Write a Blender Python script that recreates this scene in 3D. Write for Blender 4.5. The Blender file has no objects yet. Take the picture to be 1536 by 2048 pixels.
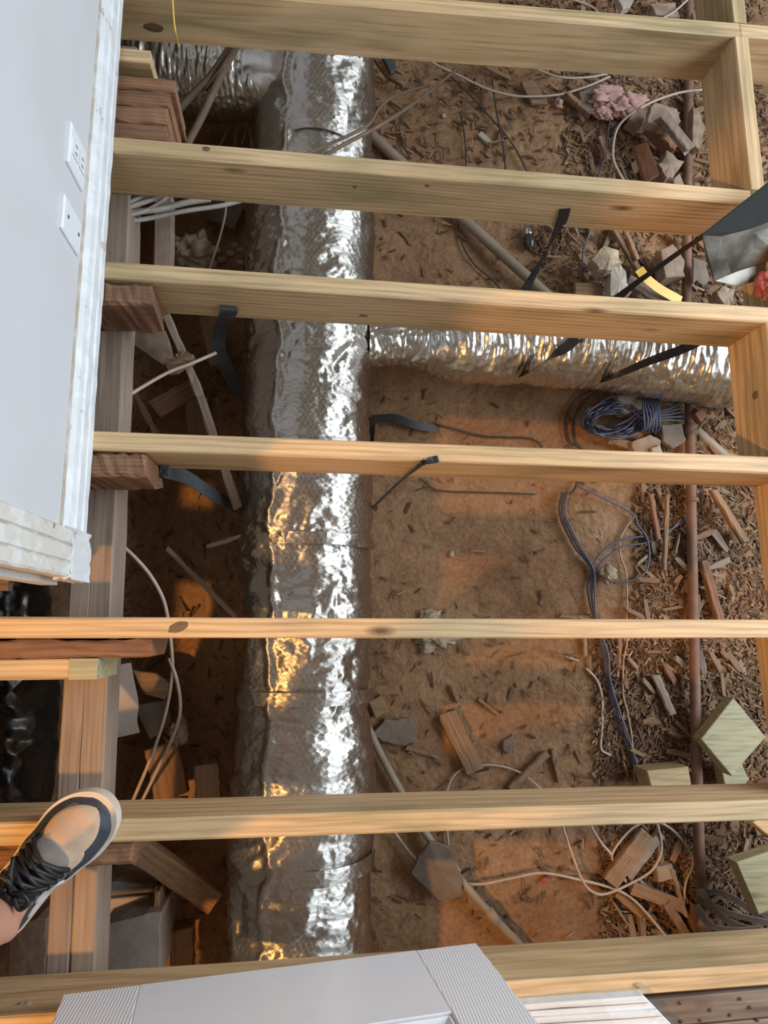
import bpy, bmesh, math, random
import numpy as np
from mathutils import Vector, Matrix, noise as mnoise

random.seed(7)
rng = np.random.default_rng(11)
scn = bpy.context.scene
col = scn.collection

# ------------------------------------------------------------------ camera
F_PX, CAM_H = 1337.0, 1.2964
CA, CB, CC = 0.16713, -0.12030, -0.005286
cam_d = bpy.data.cameras.new('camera')
cam_d.sensor_fit = 'HORIZONTAL'; cam_d.sensor_width = 36.0
cam_d.lens = F_PX / 1536.0 * 36.0
cam_d.clip_start = 0.02
cam = bpy.data.objects.new('camera', cam_d); col.objects.link(cam)
cam.location = (0, 0, CAM_H); cam.rotation_euler = (CA, CB, CC)
scn.camera = cam
CAM_R = cam.rotation_euler.to_matrix()

# ------------------------------------------------------------------ world, lights, exposure
world = bpy.data.worlds.new('world'); scn.world = world; world.use_nodes = True
bg = world.node_tree.nodes['Background']
bg.inputs['Color'].default_value = (1.0, 0.83, 0.66, 1); bg.inputs['Strength'].default_value = 0.16

def area_light(name, loc, target, sx, sy, power, color):
    d = bpy.data.lights.new(name, 'AREA'); d.shape = 'RECTANGLE'; d.size = sx; d.size_y = sy
    d.energy = power; d.color = color
    o = bpy.data.objects.new(name, d); col.objects.link(o); o.location = loc
    o.rotation_euler = (Vector(target) - Vector(loc)).to_track_quat('-Z', 'Y').to_euler()
    return o
# daylight through the tall window to the right of the opening
area_light('window_daylight', (3.0, 0.70, 1.75), (0.1, 0.1, -0.2), 3.0, 2.0, 180, (0.79, 0.905, 1.0))
# incandescent ceiling lamp of the room to the left
ld = bpy.data.lights.new('ceiling_lamp', 'POINT'); ld.energy = 310; ld.color = (1.0, 0.50, 0.15); ld.shadow_soft_size = 0.07
lo = bpy.data.objects.new('ceiling_lamp', ld); col.objects.link(lo); lo.location = (-1.95, -1.15, 2.25)

vs = scn.view_settings
vs.view_transform = 'Standard'; vs.look = 'None'; vs.gamma = 1.0; vs.use_curve_mapping = False
vs.exposure = 0.1

# ------------------------------------------------------------------ helpers
GZ = -0.60
def ray(px, py):
    return CAM_R @ Vector(((px - 768) / F_PX, -(py - 1024) / F_PX, -1.0))
def un(px, py, z):
    d = ray(px, py); t = (z - CAM_H) / d.z
    return Vector((d.x * t, d.y * t, z))
def un_x(px, py, x):
    d = ray(px, py); t = x / d.x
    return Vector((x, d.y * t, CAM_H + d.z * t))
def un_y(px, py, y):
    d = ray(px, py); t = y / d.y
    return Vector((d.x * t, y, CAM_H + d.z * t))
def sstep(a, b, x):
    t = min(1, max(0, (x - a) / (b - a))); return t * t * (3 - 2 * t)
def gz(x, y):
    v = Vector((x, y, 0.3))
    h = 0.022 * mnoise.noise(v * 1.9) + 0.012 * mnoise.noise(v * 5.1 + Vector((3, 1, 0)))
    h += 0.035 * sstep(0.55, 1.1, x) + 0.02 * sstep(0.9, 1.7, y)
    h -= 0.05 * sstep(-0.2, -0.5, x)
    return GZ + h
def ung(px, py, dz=0.0):
    z = GZ
    for _ in range(4):
        p = un(px, py, z + dz); z = gz(p.x, p.y)
    return un(px, py, z + dz)

def link(name, me, mat=None, parent=None, loc=(0, 0, 0), label=None, cat=None, group=None, kind=None):
    o = bpy.data.objects.new(name, me); col.objects.link(o)
    o.location = loc
    if mat is not None and me is not None and not me.materials: me.materials.append(mat)
    if parent is not None:
        o.parent = parent
    if label: o['label'] = label
    if cat: o['category'] = cat
    if group: o['group'] = group
    if kind: o['kind'] = kind
    return o
def empty(name, loc, label, cat, group=None, kind=None):
    o = link(name, None, loc=loc, label=label, cat=cat, group=group, kind=kind); o.empty_display_size = 0.02
    return o
def mesh_world(name, verts, faces, mat, parent=None, smooth=False, **kw):
    """verts in world space; origin goes to the base centre of the piece"""
    V = np.asarray([tuple(v) for v in verts], float)
    o = np.array([(V[:, 0].min() + V[:, 0].max()) / 2, (V[:, 1].min() + V[:, 1].max()) / 2, V[:, 2].min()])
    me = bpy.data.meshes.new(name)
    me.from_pydata([tuple(v) for v in (V - o)], [], [tuple(int(i) for i in f) for f in faces])
    me.validate(); me.update()
    if smooth: me.polygons.foreach_set('use_smooth', [True] * len(me.polygons))
    loc = Vector(o)
    if parent is not None: loc = loc - abs_loc(parent)
    return link(name, me, mat, parent, loc, **kw)
def abs_loc(o):
    p = Vector(o.location)
    while o.parent is not None:
        o = o.parent; p = p + Vector(o.location)
    return p
def fix_normals(o):
    bm = bmesh.new(); bm.from_mesh(o.data); bmesh.ops.recalc_face_normals(bm, faces=bm.faces); bm.to_mesh(o.data); bm.free()
    return o

def board_mesh(L, W, H, n=2, rough=0.0, ch=0.002, seed=0, taper=0.0, ragged=0.0):
    """chamfered board along local X, centred, top at +H/2"""
    r = random.Random(seed)
    w, h = W / 2, H / 2; c = min(ch, w * .4, h * .4)
    prof = [(-w + c, -h), (w - c, -h), (w, -h + c), (w, h - c), (w - c, h), (-w + c, h), (-w, h - c), (-w, -h + c)]
    vs_, fs = [], []
    for i in range(n + 1):
        t = i / n; x = (t - .5) * L
        k = 1 - taper * abs(2 * t - 1)
        for (a, b) in prof:
            jx = r.uniform(-ragged, ragged) if i in (0, n) else 0
            vs_.append((x + jx, a * k + r.uniform(-rough, rough), b + r.uniform(-rough, rough)))
    for i in range(n):
        for j in range(8):
            a = i * 8 + j; b = i * 8 + (j + 1) % 8
            fs.append((a, b, b + 8, a + 8))
    fs.append(tuple(reversed(range(8)))); fs.append(tuple(range(n * 8, n * 8 + 8)))
    me = bpy.data.meshes.new('board'); me.from_pydata(vs_, [], fs); me.update()
    bm = bmesh.new(); bm.from_mesh(me); bmesh.ops.recalc_face_normals(bm, faces=bm.faces); bm.to_mesh(me); bm.free()
    return me
def board(name, p0, p1, W, H, mat, parent=None, n=2, rough=0, ch=.002, seed=None, up=(0, 0, 1), taper=0, ragged=0, **kw):
    """board whose centre line runs from p0 to p1, W across, H along up"""
    p0, p1 = Vector(p0), Vector(p1); d = p1 - p0; L = d.length; x = d.normalized()
    u = Vector(up); y = u.cross(x).normalized(); z = x.cross(y)
    M = Matrix((x, y, z)).transposed()
    if seed is None: seed = int(abs(p0.x * 7919 + p0.y * 104729 + p0.z * 31) * 1000) % 99991
    me = board_mesh(L, W, H, n, rough, ch, seed, taper, ragged); me.name = name
    loc = (p0 + p1) / 2
    if parent is not None: loc = loc - abs_loc(parent)
    o = link(name, me, mat, parent, loc, **kw); o.rotation_euler = M.to_euler()
    return o

def smooth_path(pts, per=8):
    pts = [Vector(p) for p in pts]
    if len(pts) == 2: return [pts[0].lerp(pts[1], i / per) for i in range(per + 1)]
    P = [2 * pts[0] - pts[1]] + pts + [2 * pts[-1] - pts[-2]]
    out = []
    for i in range(1, len(P) - 2):
        a, b, c, d = P[i - 1:i + 3]
        for k in range(per):
            t = k / per
            out.append(.5 * ((2 * b) + (c - a) * t + (2 * a - 5 * b + 4 * c - d) * t * t + (3 * b - a - 3 * c + d) * t ** 3))
    out.append(pts[-1]); return out
def frames(path):
    T = [(path[min(i + 1, len(path) - 1)] - path[max(i - 1, 0)]).normalized() for i in range(len(path))]
    ref = Vector((0, 0, 1)) if abs(T[0].z) < .9 else Vector((1, 0, 0))
    N = [(ref - T[0] * ref.dot(T[0])).normalized()]
    for i in range(1, len(path)):
        v = N[-1] - T[i] * N[-1].dot(T[i]); N.append(v.normalized())
    B = [T[i].cross(N[i]) for i in range(len(path))]
    return T, N, B
def tube_vf(path, r, sides=7, cap=True):
    T, N, B = frames(path); V, Fc = [], []
    for i, p in enumerate(path):
        rr = r(i / (len(path) - 1)) if callable(r) else r
        for j in range(sides):
            a = 2 * math.pi * j / sides
            V.append(p + (N[i] * math.cos(a) + B[i] * math.sin(a)) * rr)
    for i in range(len(path) - 1):
        for j in range(sides):
            a = i * sides + j; b = i * sides + (j + 1) % sides
            Fc.append((a, b, b + sides, a + sides))
    if cap:
        Fc.append(tuple(reversed(range(sides)))); Fc.append(tuple(range((len(path) - 1) * sides, len(path) * sides)))
    return V, Fc
def tube(name, pts, r, mat, parent=None, sides=7, per=8, smoothpath=True, **kw):
    path = smooth_path(pts, per) if smoothpath else [Vector(p) for p in pts]
    V, Fc = tube_vf(path, r, sides)
    return mesh_world(name, V, Fc, mat, parent, smooth=True, **kw)
def strap(name, pts, w, mat, parent=None, wdir=(0, 1, 0), thick=.0016, per=6, wdirs=None, **kw):
    """flat band following pts; wdir = direction across the band"""
    path = smooth_path(pts, per); T, _, _ = frames(path); V, Fc = [], []
    n = len(path)
    for i, p in enumerate(path):
        if wdirs:
            s = i / (n - 1) * (len(wdirs) - 1); k = min(int(s), len(wdirs) - 2); wd = Vector(wdirs[k]).lerp(Vector(wdirs[k + 1]), s - k)
        else: wd = Vector(wdir)
        a = (wd - T[i] * wd.dot(T[i])).normalized(); b = T[i].cross(a)
        for (s, q) in ((-.5, -.5), (.5, -.5), (.5, .5), (-.5, .5)):
            V.append(p + a * w * s + b * thick * q)
    for i in range(n - 1):
        for j in range(4):
            x = i * 4 + j; y = i * 4 + (j + 1) % 4; Fc.append((x, y, y + 4, x + 4))
    Fc.append((3, 2, 1, 0)); e = (n - 1) * 4; Fc.append((e, e + 1, e + 2, e + 3))
    return mesh_world(name, V, Fc, mat, parent, **kw)
def slab(name, top, thick, mat, parent=None, jag=0.0, sub=1, bulge=0.0, seed=1, inset=0.0, **kw):
    """prism below a top outline of 3D points, outline roughened by jag"""
    r = random.Random(seed); P = []
    top = [Vector(p) for p in top]
    for i, p in enumerate(top):
        q = top[(i + 1) % len(top)]
        for k in range(sub):
            v = p.lerp(q, k / sub)
            P.append(v + Vector((r.uniform(-jag, jag), r.uniform(-jag, jag), r.uniform(-jag, jag) * .4)))
    n = len(P); c = sum(P, Vector()) / n
    e = .0025
    inner = [p.lerp(c, min(.3, e / max(1e-4, (p - c).length))) + Vector((0, 0, e * .7 + bulge * r.uniform(.4, 1))) for p in P]
    bot = [p.lerp(c, -inset) + Vector((0, 0, -thick)) for p in P]
    V = inner + P + bot; Fc = []
    if bulge or jag:
        V.append(c + Vector((0, 0, e + bulge * 1.2))); Fc += [(i, (i + 1) % n, 3 * n) for i in range(n)]
    else: Fc.append(tuple(range(n)))
    for i in range(n):
        j = (i + 1) % n
        Fc.append((n + i, n + j, j, i)); Fc.append((2 * n + i, 2 * n + j, n + j, n + i))
    Fc.append(tuple(reversed(range(2 * n, 3 * n))))
    return fix_normals(mesh_world(name, V, Fc, mat, parent, **kw))
def lump(name, center, size, mat, parent=None, seed=0, amp=.35, sub=3, **kw):
    if amp >= .6: sub = 4
    bm = bmesh.new(); bmesh.ops.create_icosphere(bm, subdivisions=sub, radius=1)
    off = Vector((seed * 3.1, seed * 1.7, seed))
    V = []
    for v in bm.verts:
        k = 1 + amp * mnoise.noise(v.co * 1.6 + off) + amp * .5 * mnoise.noise(v.co * 4 + off) + (amp * .4 * mnoise.noise(v.co * 9 + off) if amp >= .6 else 0)
        V.append(Vector((v.co.x * size[0] * k, v.co.y * size[1] * k, v.co.z * size[2] * k)) + Vector(center))
    Fc = [[v.index for v in f.verts] for f in bm.faces]; bm.free()
    return mesh_world(name, V, Fc, mat, parent, smooth=kw.pop('smooth', True), **kw)

# ------------------------------------------------------------------ materials
def new_mat(name):
    m = bpy.data.materials.new(name); m.use_nodes = True
    nt = m.node_tree; b = nt.nodes['Principled BSDF']
    return m, nt, b
def nd(nt, t, **kw):
    n = nt.nodes.new(t)
    for k, v in kw.items():
        if k in n.inputs: n.inputs[k].default_value = v
        else: setattr(n, k, v)
    return n
def ramp(nt, stops):
    r = nt.nodes.new('ShaderNodeValToRGB'); e = r.color_ramp.elements
    e[0].position, e[0].color = stops[0][0], (*stops[0][1], 1)
    e[1].position, e[1].color = stops[-1][0], (*stops[-1][1], 1)
    for p, c in stops[1:-1]:
        x = e.new(p); x.color = (*c, 1)
    return r
def mix(nt, a, b, fac, mode='MIX'):
    m = nt.nodes.new('ShaderNodeMix'); m.data_type = 'RGBA'; m.blend_type = mode
    for s, v in ((m.inputs[6], a), (m.inputs[7], b), (m.inputs[0], fac)):
        if hasattr(v, 'default_value') or hasattr(v, 'is_linked'): nt.links.new(v, s)
        else: s.default_value = v if not isinstance(v, tuple) or len(v) == 4 else (*v, 1)
    return m.outputs[2]
def coords(nt, scale=(1, 1, 1), rnd=True):
    tc = nt.nodes.new('ShaderNodeTexCoord'); mp = nt.nodes.new('ShaderNodeMapping'); mp.inputs['Scale'].default_value = scale
    L = nt.links
    if rnd:
        oi = nt.nodes.new('ShaderNodeObjectInfo'); vm = nt.nodes.new('ShaderNodeVectorMath'); vm.operation = 'MULTIPLY'
        cmb = nt.nodes.new('ShaderNodeCombineXYZ')
        for i, k in enumerate((37.0, 0.9, 0.7)):
            mm = nt.nodes.new('ShaderNodeMath'); mm.operation = 'MULTIPLY'; mm.inputs[1].default_value = k
            L.new(oi.outputs['Random'], mm.inputs[0]); L.new(mm.outputs[0], cmb.inputs[i])
        ad = nt.nodes.new('ShaderNodeVectorMath'); ad.operation = 'ADD'
        L.new(tc.outputs['Object'], ad.inputs[0]); L.new(cmb.outputs[0], ad.inputs[1]); L.new(ad.outputs[0], mp.inputs[0])
        nt.nodes.remove(vm)
    else: L.new(tc.outputs['Object'], mp.inputs[0])
    return mp.outputs[0]
def wood(name, light, dark, knot, rings=34, rough=.6, ringmix=.55, blotch=None, bump=.15, knots=True):
    m, nt, b = new_mat(name); L = nt.links
    co = coords(nt, (1, 1, 1))
    mp = nd(nt, 'ShaderNodeMapping'); mp.inputs['Scale'].default_value = (.22, 1, 1); mp.inputs['Location'].default_value = (0, -.35, -.55); L.new(co, mp.inputs[0])
    wv = nd(nt, 'ShaderNodeTexWave', wave_type='RINGS', rings_direction='X'); wv.inputs['Scale'].default_value = rings
    wv.inputs['Distortion'].default_value = 9; wv.inputs['Detail'].default_value = 2; wv.inputs['Detail Scale'].default_value = .35
    L.new(mp.outputs[0], wv.inputs[0])
    mp2 = nd(nt, 'ShaderNodeMapping'); mp2.inputs['Scale'].default_value = (5, 130, 130); L.new(co, mp2.inputs[0])
    n1 = nd(nt, 'ShaderNodeTexNoise'); n1.inputs['Scale'].default_value = 1; n1.inputs['Detail'].default_value = 5; L.new(mp2.outputs[0], n1.inputs[0])
    mp3 = nd(nt, 'ShaderNodeMapping'); mp3.inputs['Scale'].default_value = (2.2, 9, 9); L.new(co, mp3.inputs[0])
    n2 = nd(nt, 'ShaderNodeTexNoise'); n2.inputs['Scale'].default_value = 1; n2.inputs['Detail'].default_value = 4; L.new(mp3.outputs[0], n2.inputs[0])
    rw = ramp(nt, [(0.0, dark), (.55, light), (1, light)]); L.new(wv.outputs['Fac'], rw.inputs[0])
    c0 = mix(nt, (*light, 1), rw.outputs[0], ringmix)
    rf = ramp(nt, [(.28, (.45, .42, .38)), (.5, (.95, .95, .95)), (.68, (1.15, 1.15, 1.15))]); L.new(n1.outputs['Fac'], rf.inputs[0])
    c1 = mix(nt, c0, rf.outputs[0], .6, 'MULTIPLY')
    bl = blotch or tuple(x * .72 for x in light)
    rb = ramp(nt, [(.36, (1.08, 1.06, 1.02)), (.50, (1, 1, 1)), (.68, tuple(q / max(light[i], 1e-3) for i, q in enumerate(bl)))]); L.new(n2.outputs['Fac'], rb.inputs[0])
    c2 = mix(nt, c1, rb.outputs[0], 1.0, 'MULTIPLY')
    if knots:
        mp4 = nd(nt, 'ShaderNodeMapping'); mp4.inputs['Scale'].default_value = (2.4, 7, 7); L.new(co, mp4.inputs[0])
        vo = nd(nt, 'ShaderNodeTexVoronoi'); vo.inputs['Scale'].default_value = 1; L.new(mp4.outputs[0], vo.inputs[0])
        rk = ramp(nt, [(.03, (1, 1, 1)), (.09, (0, 0, 0))]); L.new(vo.outputs['Distance'], rk.inputs[0])
        c2 = mix(nt, c2, (*knot, 1), rk.outputs[0])
    L.new(c2, b.inputs['Base Color']); b.inputs['Roughness'].default_value = rough
    bp = nd(nt, 'ShaderNodeBump'); bp.inputs['Strength'].default_value = bump; bp.inputs['Distance'].default_value = .002
    L.new(n1.outputs['Fac'], bp.inputs['Height']); L.new(bp.outputs[0], b.inputs['Normal'])
    return m
def plain(name, color, rough=.6, metal=0, noise=.0, nscale=30, color2=None, bump=0.0, bscale=60, spec=.5, rnd=True):
    m, nt, b = new_mat(name); L = nt.links
    co = coords(nt, (1, 1, 1), rnd)
    if color2 is None: color2 = tuple(c * .6 for c in color)
    n = nd(nt, 'ShaderNodeTexNoise'); n.inputs['Scale'].default_value = nscale; n.inputs['Detail'].default_value = 6; L.new(co, n.inputs[0])
    r = ramp(nt, [(.38, color2), (.62, color)]); L.new(n.outputs['Fac'], r.inputs[0])
    c = mix(nt, (*color, 1), r.outputs[0], noise)
    L.new(c, b.inputs['Base Color']); b.inputs['Roughness'].default_value = rough; b.inputs['Metallic'].default_value = metal
    b.inputs['Specular IOR Level'].default_value = spec
    if bump:
        n2 = nd(nt, 'ShaderNodeTexNoise'); n2.inputs['Scale'].default_value = bscale; n2.inputs['Detail'].default_value = 5; L.new(co, n2.inputs[0])
        bp = nd(nt, 'ShaderNodeBump'); bp.inputs['Strength'].default_value = bump; bp.inputs['Distance'].default_value = .004
        L.new(n2.outputs['Fac'], bp.inputs['Height']); L.new(bp.outputs[0], b.inputs['Normal'])
    return m

M = {}
M['pine'] = wood('treated_pine', (.62, .43, .24), (.39, .24, .11), (.12, .07, .03), rings=24, ringmix=.48, blotch=(.39, .30, .155))
M['pine_green'] = wood('green_treated_pine', (.42, .365, .205), (.33, .27, .14), (.2, .16, .08), rings=26, ringmix=.45, blotch=(.37, .35, .22))
M['old'] = wood('old_red_brown_timber', (.25, .125, .065), (.15, .07, .035), (.06, .03, .015), rings=40, blotch=(.19, .09, .05), rough=.8, bump=.5, knots=False)
M['old_grey'] = wood('weathered_grey_timber', (.29, .215, .16), (.22, .16, .12), (.1, .07, .05), rings=16, ringmix=.15, blotch=(.23, .17, .135), rough=.85, bump=.4, knots=False)
M['lath'] = wood('dusty_brown_lath', (.27, .16, .088), (.17, .095, .05), (.08, .05, .03), rings=60, rough=.85, bump=.4, knots=False)
M['floor_old'] = wood('dark_worn_floorboard', (.17, .12, .085), (.1, .066, .045), (.04, .03, .02), rings=30, rough=.75, blotch=(.3, .25, .2), bump=.5)

def dirt_mat():
    m, nt, b = new_mat('dry_brown_dirt'); L = nt.links
    co = coords(nt, (1, 1, 1), False)
    n1 = nd(nt, 'ShaderNodeTexNoise'); n1.inputs['Scale'].default_value = 3.2; n1.inputs['Detail'].default_value = 8; n1.inputs['Roughness'].default_value = .62; L.new(co, n1.inputs[0])
    r1 = ramp(nt, [(.3, (.20, .108, .058)), (.52, (.315, .182, .10)), (.72, (.40, .248, .146))]); L.new(n1.outputs['Fac'], r1.inputs[0])
    n2 = nd(nt, 'ShaderNodeTexNoise'); n2.inputs['Scale'].default_value = 90; n2.inputs['Detail'].default_value = 5; L.new(co, n2.inputs[0])
    r2 = ramp(nt, [(.3, (.6, .58, .55)), (.65, (1.12, 1.12, 1.12))]); L.new(n2.outputs['Fac'], r2.inputs[0])
    c = mix(nt, r1.outputs[0], r2.outputs[0], .6, 'MULTIPLY')
    vo = nd(nt, 'ShaderNodeTexVoronoi'); vo.inputs['Scale'].default_value = 46; L.new(co, vo.inputs[0])
    rv = ramp(nt, [(.07, (1, 1, 1)), (.12, (0, 0, 0))]); L.new(vo.outputs['Distance'], rv.inputs[0])
    c = mix(nt, c, (.33, .22, .14, 1), rv.outputs[0])
    L.new(c, b.inputs['Base Color']); b.inputs['Roughness'].default_value = .95; b.inputs['Specular IOR Level'].default_value = .15
    n3 = nd(nt, 'ShaderNodeTexNoise'); n3.inputs['Scale'].default_value = 22; n3.inputs['Detail'].default_value = 9; n3.inputs['Roughness'].default_value = .6; n3.inputs['Distortion'].default_value = .8; L.new(co, n3.inputs[0])
    bp = nd(nt, 'ShaderNodeBump'); bp.inputs['Strength'].default_value = .9; bp.inputs['Distance'].default_value = .016; L.new(n3.outputs['Fac'], bp.inputs['Height'])
    bp2 = nd(nt, 'ShaderNodeBump'); bp2.inputs['Strength'].default_value = .5; bp2.inputs['Distance'].default_value = .004; L.new(vo.outputs['Distance'], bp2.inputs['Height']); L.new(bp.outputs[0], bp2.inputs['Normal'])
    L.new(bp2.outputs[0], b.inputs['Normal'])
    return m
M['dirt'] = dirt_mat()

def foil_mat(name, base, rough=.24, scrim=True, bump=.35, scale=70, stretch=(1, 1, 1), aniso=0):
    m, nt, b = new_mat(name); L = nt.links
    tc = nt.nodes.new('ShaderNodeTexCoord'); mp = nt.nodes.new('ShaderNodeMapping'); mp.inputs['Scale'].default_value = stretch; L.new(tc.outputs['Object'], mp.inputs[0])
    vo = nd(nt, 'ShaderNodeTexVoronoi', feature='F1'); vo.inputs['Scale'].default_value = scale; L.new(mp.outputs[0], vo.inputs[0])
    n = nd(nt, 'ShaderNodeTexNoise'); n.inputs['Scale'].default_value = scale * .5; n.inputs['Detail'].default_value = 4; n.inputs['Distortion'].default_value = 1.2; L.new(mp.outputs[0], n.inputs[0])
    bp = nd(nt, 'ShaderNodeBump'); bp.inputs['Strength'].default_value = bump * .45; bp.inputs['Distance'].default_value = .004; L.new(n.outputs['Fac'], bp.inputs['Height'])
    bp2 = nd(nt, 'ShaderNodeBump'); bp2.inputs['Strength'].default_value = min(1, bump); bp2.inputs['Distance'].default_value = .0032; L.new(vo.outputs['Distance'], bp2.inputs['Height']); L.new(bp.outputs[0], bp2.inputs['Normal'])
    out = bp2
    b.inputs['Metallic'].default_value = 1; b.inputs['Roughness'].default_value = rough
    b.inputs['Base Color'].default_value = (*base, 1)
    if aniso:
        tg = nt.nodes.new('ShaderNodeTangent'); tg.direction_type = 'UV_MAP'; tg.uv_map = 'UVMap'; L.new(tg.outputs[0], b.inputs['Tangent'])
        b.inputs['Anisotropic'].default_value = aniso; b.inputs['Anisotropic Rotation'].default_value = .25
    if scrim:
        uv = nt.nodes.new('ShaderNodeUVMap'); uv.uv_map = 'UVMap'
        sep = nt.nodes.new('ShaderNodeSeparateXYZ'); L.new(uv.outputs[0], sep.inputs[0])
        lines = None
        for s in (1, -1):
            a = nd(nt, 'ShaderNodeMath', operation='MULTIPLY'); a.inputs[1].default_value = s * 1.75; L.new(sep.outputs[0], a.inputs[0])
            ad = nd(nt, 'ShaderNodeMath', operation='ADD'); L.new(a.outputs[0], ad.inputs[0]); L.new(sep.outputs[1], ad.inputs[1])
            md = nd(nt, 'ShaderNodeMath', operation='PINGPONG'); md.inputs[1].default_value = .011; L.new(ad.outputs[0], md.inputs[0])
            ls = nd(nt, 'ShaderNodeMath', operation='LESS_THAN'); ls.inputs[1].default_value = .0009; L.new(md.outputs[0], ls.inputs[0])
            if lines is None: lines = ls
            else:
                mx = nd(nt, 'ShaderNodeMath', operation='MAXIMUM'); L.new(lines.outputs[0], mx.inputs[0]); L.new(ls.outputs[0], mx.inputs[1]); lines = mx
        bp3 = nd(nt, 'ShaderNodeBump'); bp3.inputs['Strength'].default_value = .35; bp3.inputs['Distance'].default_value = .001
        L.new(lines.outputs[0], bp3.inputs['Height']); L.new(bp2.outputs[0], bp3.inputs['Normal']); out = bp3
    L.new(out.outputs[0], b.inputs['Normal'])
    return m
M['foil'] = foil_mat('scrim_foil', (.54, .515, .48), .46, aniso=.88, bump=.48, scale=85, stretch=(.7, 1.3, .7))
M['foil_flex'] = foil_mat('flex_duct_foil', (.58, .55, .50), .34, scrim=False, bump=.6, scale=55)
M['black_wrap'] = plain('glossy_black_wrap', (.014, .012, .010), .22, noise=.3, nscale=12, bump=.5, bscale=25)
M['foil_tape'] = foil_mat('foil_tape', (.56, .53, .49), .33, scrim=False, bump=.18, scale=40)

M['wall'] = plain('white_wall_paint', (.56, .56, .58), .6, noise=.5, nscale=3.0, color2=(.50, .485, .475), rnd=False)
def chipped(name, c1, c2, c3):
    m, nt, b = new_mat(name); L = nt.links
    co = coords(nt, (1, 1, 1), False)
    n = nd(nt, 'ShaderNodeTexNoise'); n.inputs['Scale'].default_value = 16; n.inputs['Detail'].default_value = 8; n.inputs['Roughness'].default_value = .7; L.new(co, n.inputs[0])
    r = ramp(nt, [(.34, c3), (.39, c2), (.5, c2), (.56, c1)]); L.new(n.outputs['Fac'], r.inputs[0])
    L.new(r.outputs[0], b.inputs['Base Color']); b.inputs['Roughness'].default_value = .5
    bp = nd(nt, 'ShaderNodeBump'); bp.inputs['Strength'].default_value = .3; bp.inputs['Distance'].default_value = .003; L.new(n.outputs['Fac'], bp.inputs['Height']); L.new(bp.outputs[0], b.inputs['Normal'])
    return m
M['casing'] = chipped('chipped_cream_paint', (.68, .67, .65), (.60, .575, .52), (.25, .13, .07))
M['baseboard'] = chipped('white_trim_paint', (.70, .72, .75), (.64, .65, .66), (.40, .32, .24))
M['caulk'] = plain('dirty_caulk', (.42, .35, .28), .8, noise=.8, nscale=30, color2=(.58, .56, .54))
M['plate'] = plain('white_plate_plastic', (.74, .76, .78), .35, noise=.05)
M['slot'] = plain('dark_slot', (.03, .03, .03), .6)
M['door'] = None
def door_mat():
    m, nt, b = new_mat('white_embossed_door_paint'); L = nt.links
    tc = nt.nodes.new('ShaderNodeTexCoord'); mp = nt.nodes.new('ShaderNodeMapping'); mp.inputs['Scale'].default_value = (1, 1, 1); L.new(tc.outputs['Object'], mp.inputs[0])
    wv = nd(nt, 'ShaderNodeTexWave', wave_type='BANDS', bands_direction='X'); wv.inputs['Scale'].default_value = 60; wv.inputs['Distortion'].default_value = 1.2; wv.inputs['Detail Scale'].default_value = .4; L.new(mp.outputs[0], wv.inputs[0])
    bp = nd(nt, 'ShaderNodeBump'); bp.inputs['Strength'].default_value = .35; bp.inputs['Distance'].default_value = .0012; L.new(wv.outputs['Fac'], bp.inputs['Height']); L.new(bp.outputs[0], b.inputs['Normal'])
    b.inputs['Base Color'].default_value = (.84, .83, .85, 1); b.inputs['Roughness'].default_value = .34
    return m
M['door'] = door_mat()
M['door_flat'] = plain('white_door_rail_paint', (.84, .83, .85), .34, noise=.05)
M['strap_black'] = plain('black_hanger_strap', (.012, .012, .014), .45, noise=.3, nscale=80)
M['strap_grey'] = plain('dark_grey_webbing', (.055, .06, .068), .55, noise=.3, nscale=120, bump=.2, bscale=300)
M['pipe_rust'] = plain('rusty_brown_pipe', (.21, .115, .075), .7, noise=.6, nscale=25, color2=(.13, .062, .038), bump=.15)
M['pipe_grey'] = plain('dusty_grey_conduit', (.30, .235, .17), .6, noise=.5, nscale=18, color2=(.2, .15, .105), bump=.1)
M['cable_white'] = plain('dusty_white_cable', (.46, .37, .30), .55, noise=.4, nscale=40, color2=(.33, .24, .18))
M['cable_tan'] = plain('tan_cable', (.42, .27, .17), .6, noise=.4)
M['cable_blue'] = plain('slate_blue_cable', (.085, .10, .165), .5, noise=.5, nscale=30, color2=(.12, .095, .085))
M['cable_black'] = plain('black_dusty_wire', (.055, .042, .036), .65, noise=.4)
M['cable_grey'] = plain('grey_sheathed_cable', (.36, .32, .29), .6, noise=.4, nscale=20, color2=(.22, .17, .13))
M['twig'] = plain('brown_twig', (.15, .098, .062), .8, noise=.5, nscale=30)
M['stone'] = plain('grey_slate', (.20, .15, .115), .85, noise=.6, nscale=14, bump=.4)
M['plaster'] = plain('dusty_plaster', (.34, .25, .18), .9, noise=.8, nscale=22, color2=(.20, .13, .085), bump=.5)
M['concrete'] = plain('weathered_concrete', (.27, .235, .205), .9, noise=.7, nscale=12, color2=(.18, .15, .125), bump=.5)
M['brick'] = plain('brown_tile', (.27, .12, .06), .8, noise=.5, nscale=20, color2=(.2, .09, .05), bump=.2)
M['paper'] = plain('pale_paper', (.43, .36, .30), .9, noise=.4, nscale=9)
M['fluff'] = plain('cream_insulation_fluff', (.46, .37, .26), .95, noise=.7, nscale=40, color2=(.28, .2, .13), bump=.9, bscale=90)
M['pink'] = plain('pink_insulation', (.46, .27, .23), .95, noise=.7, nscale=40, color2=(.42, .25, .2), bump=.9, bscale=90)
M['red'] = plain('red_torn_padding', (.42, .10, .075), .8, noise=.6, nscale=50, bump=.5)
M['yellow'] = plain('yellow_plastic_band', (.75, .48, .08), .45, noise=.15)
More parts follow.
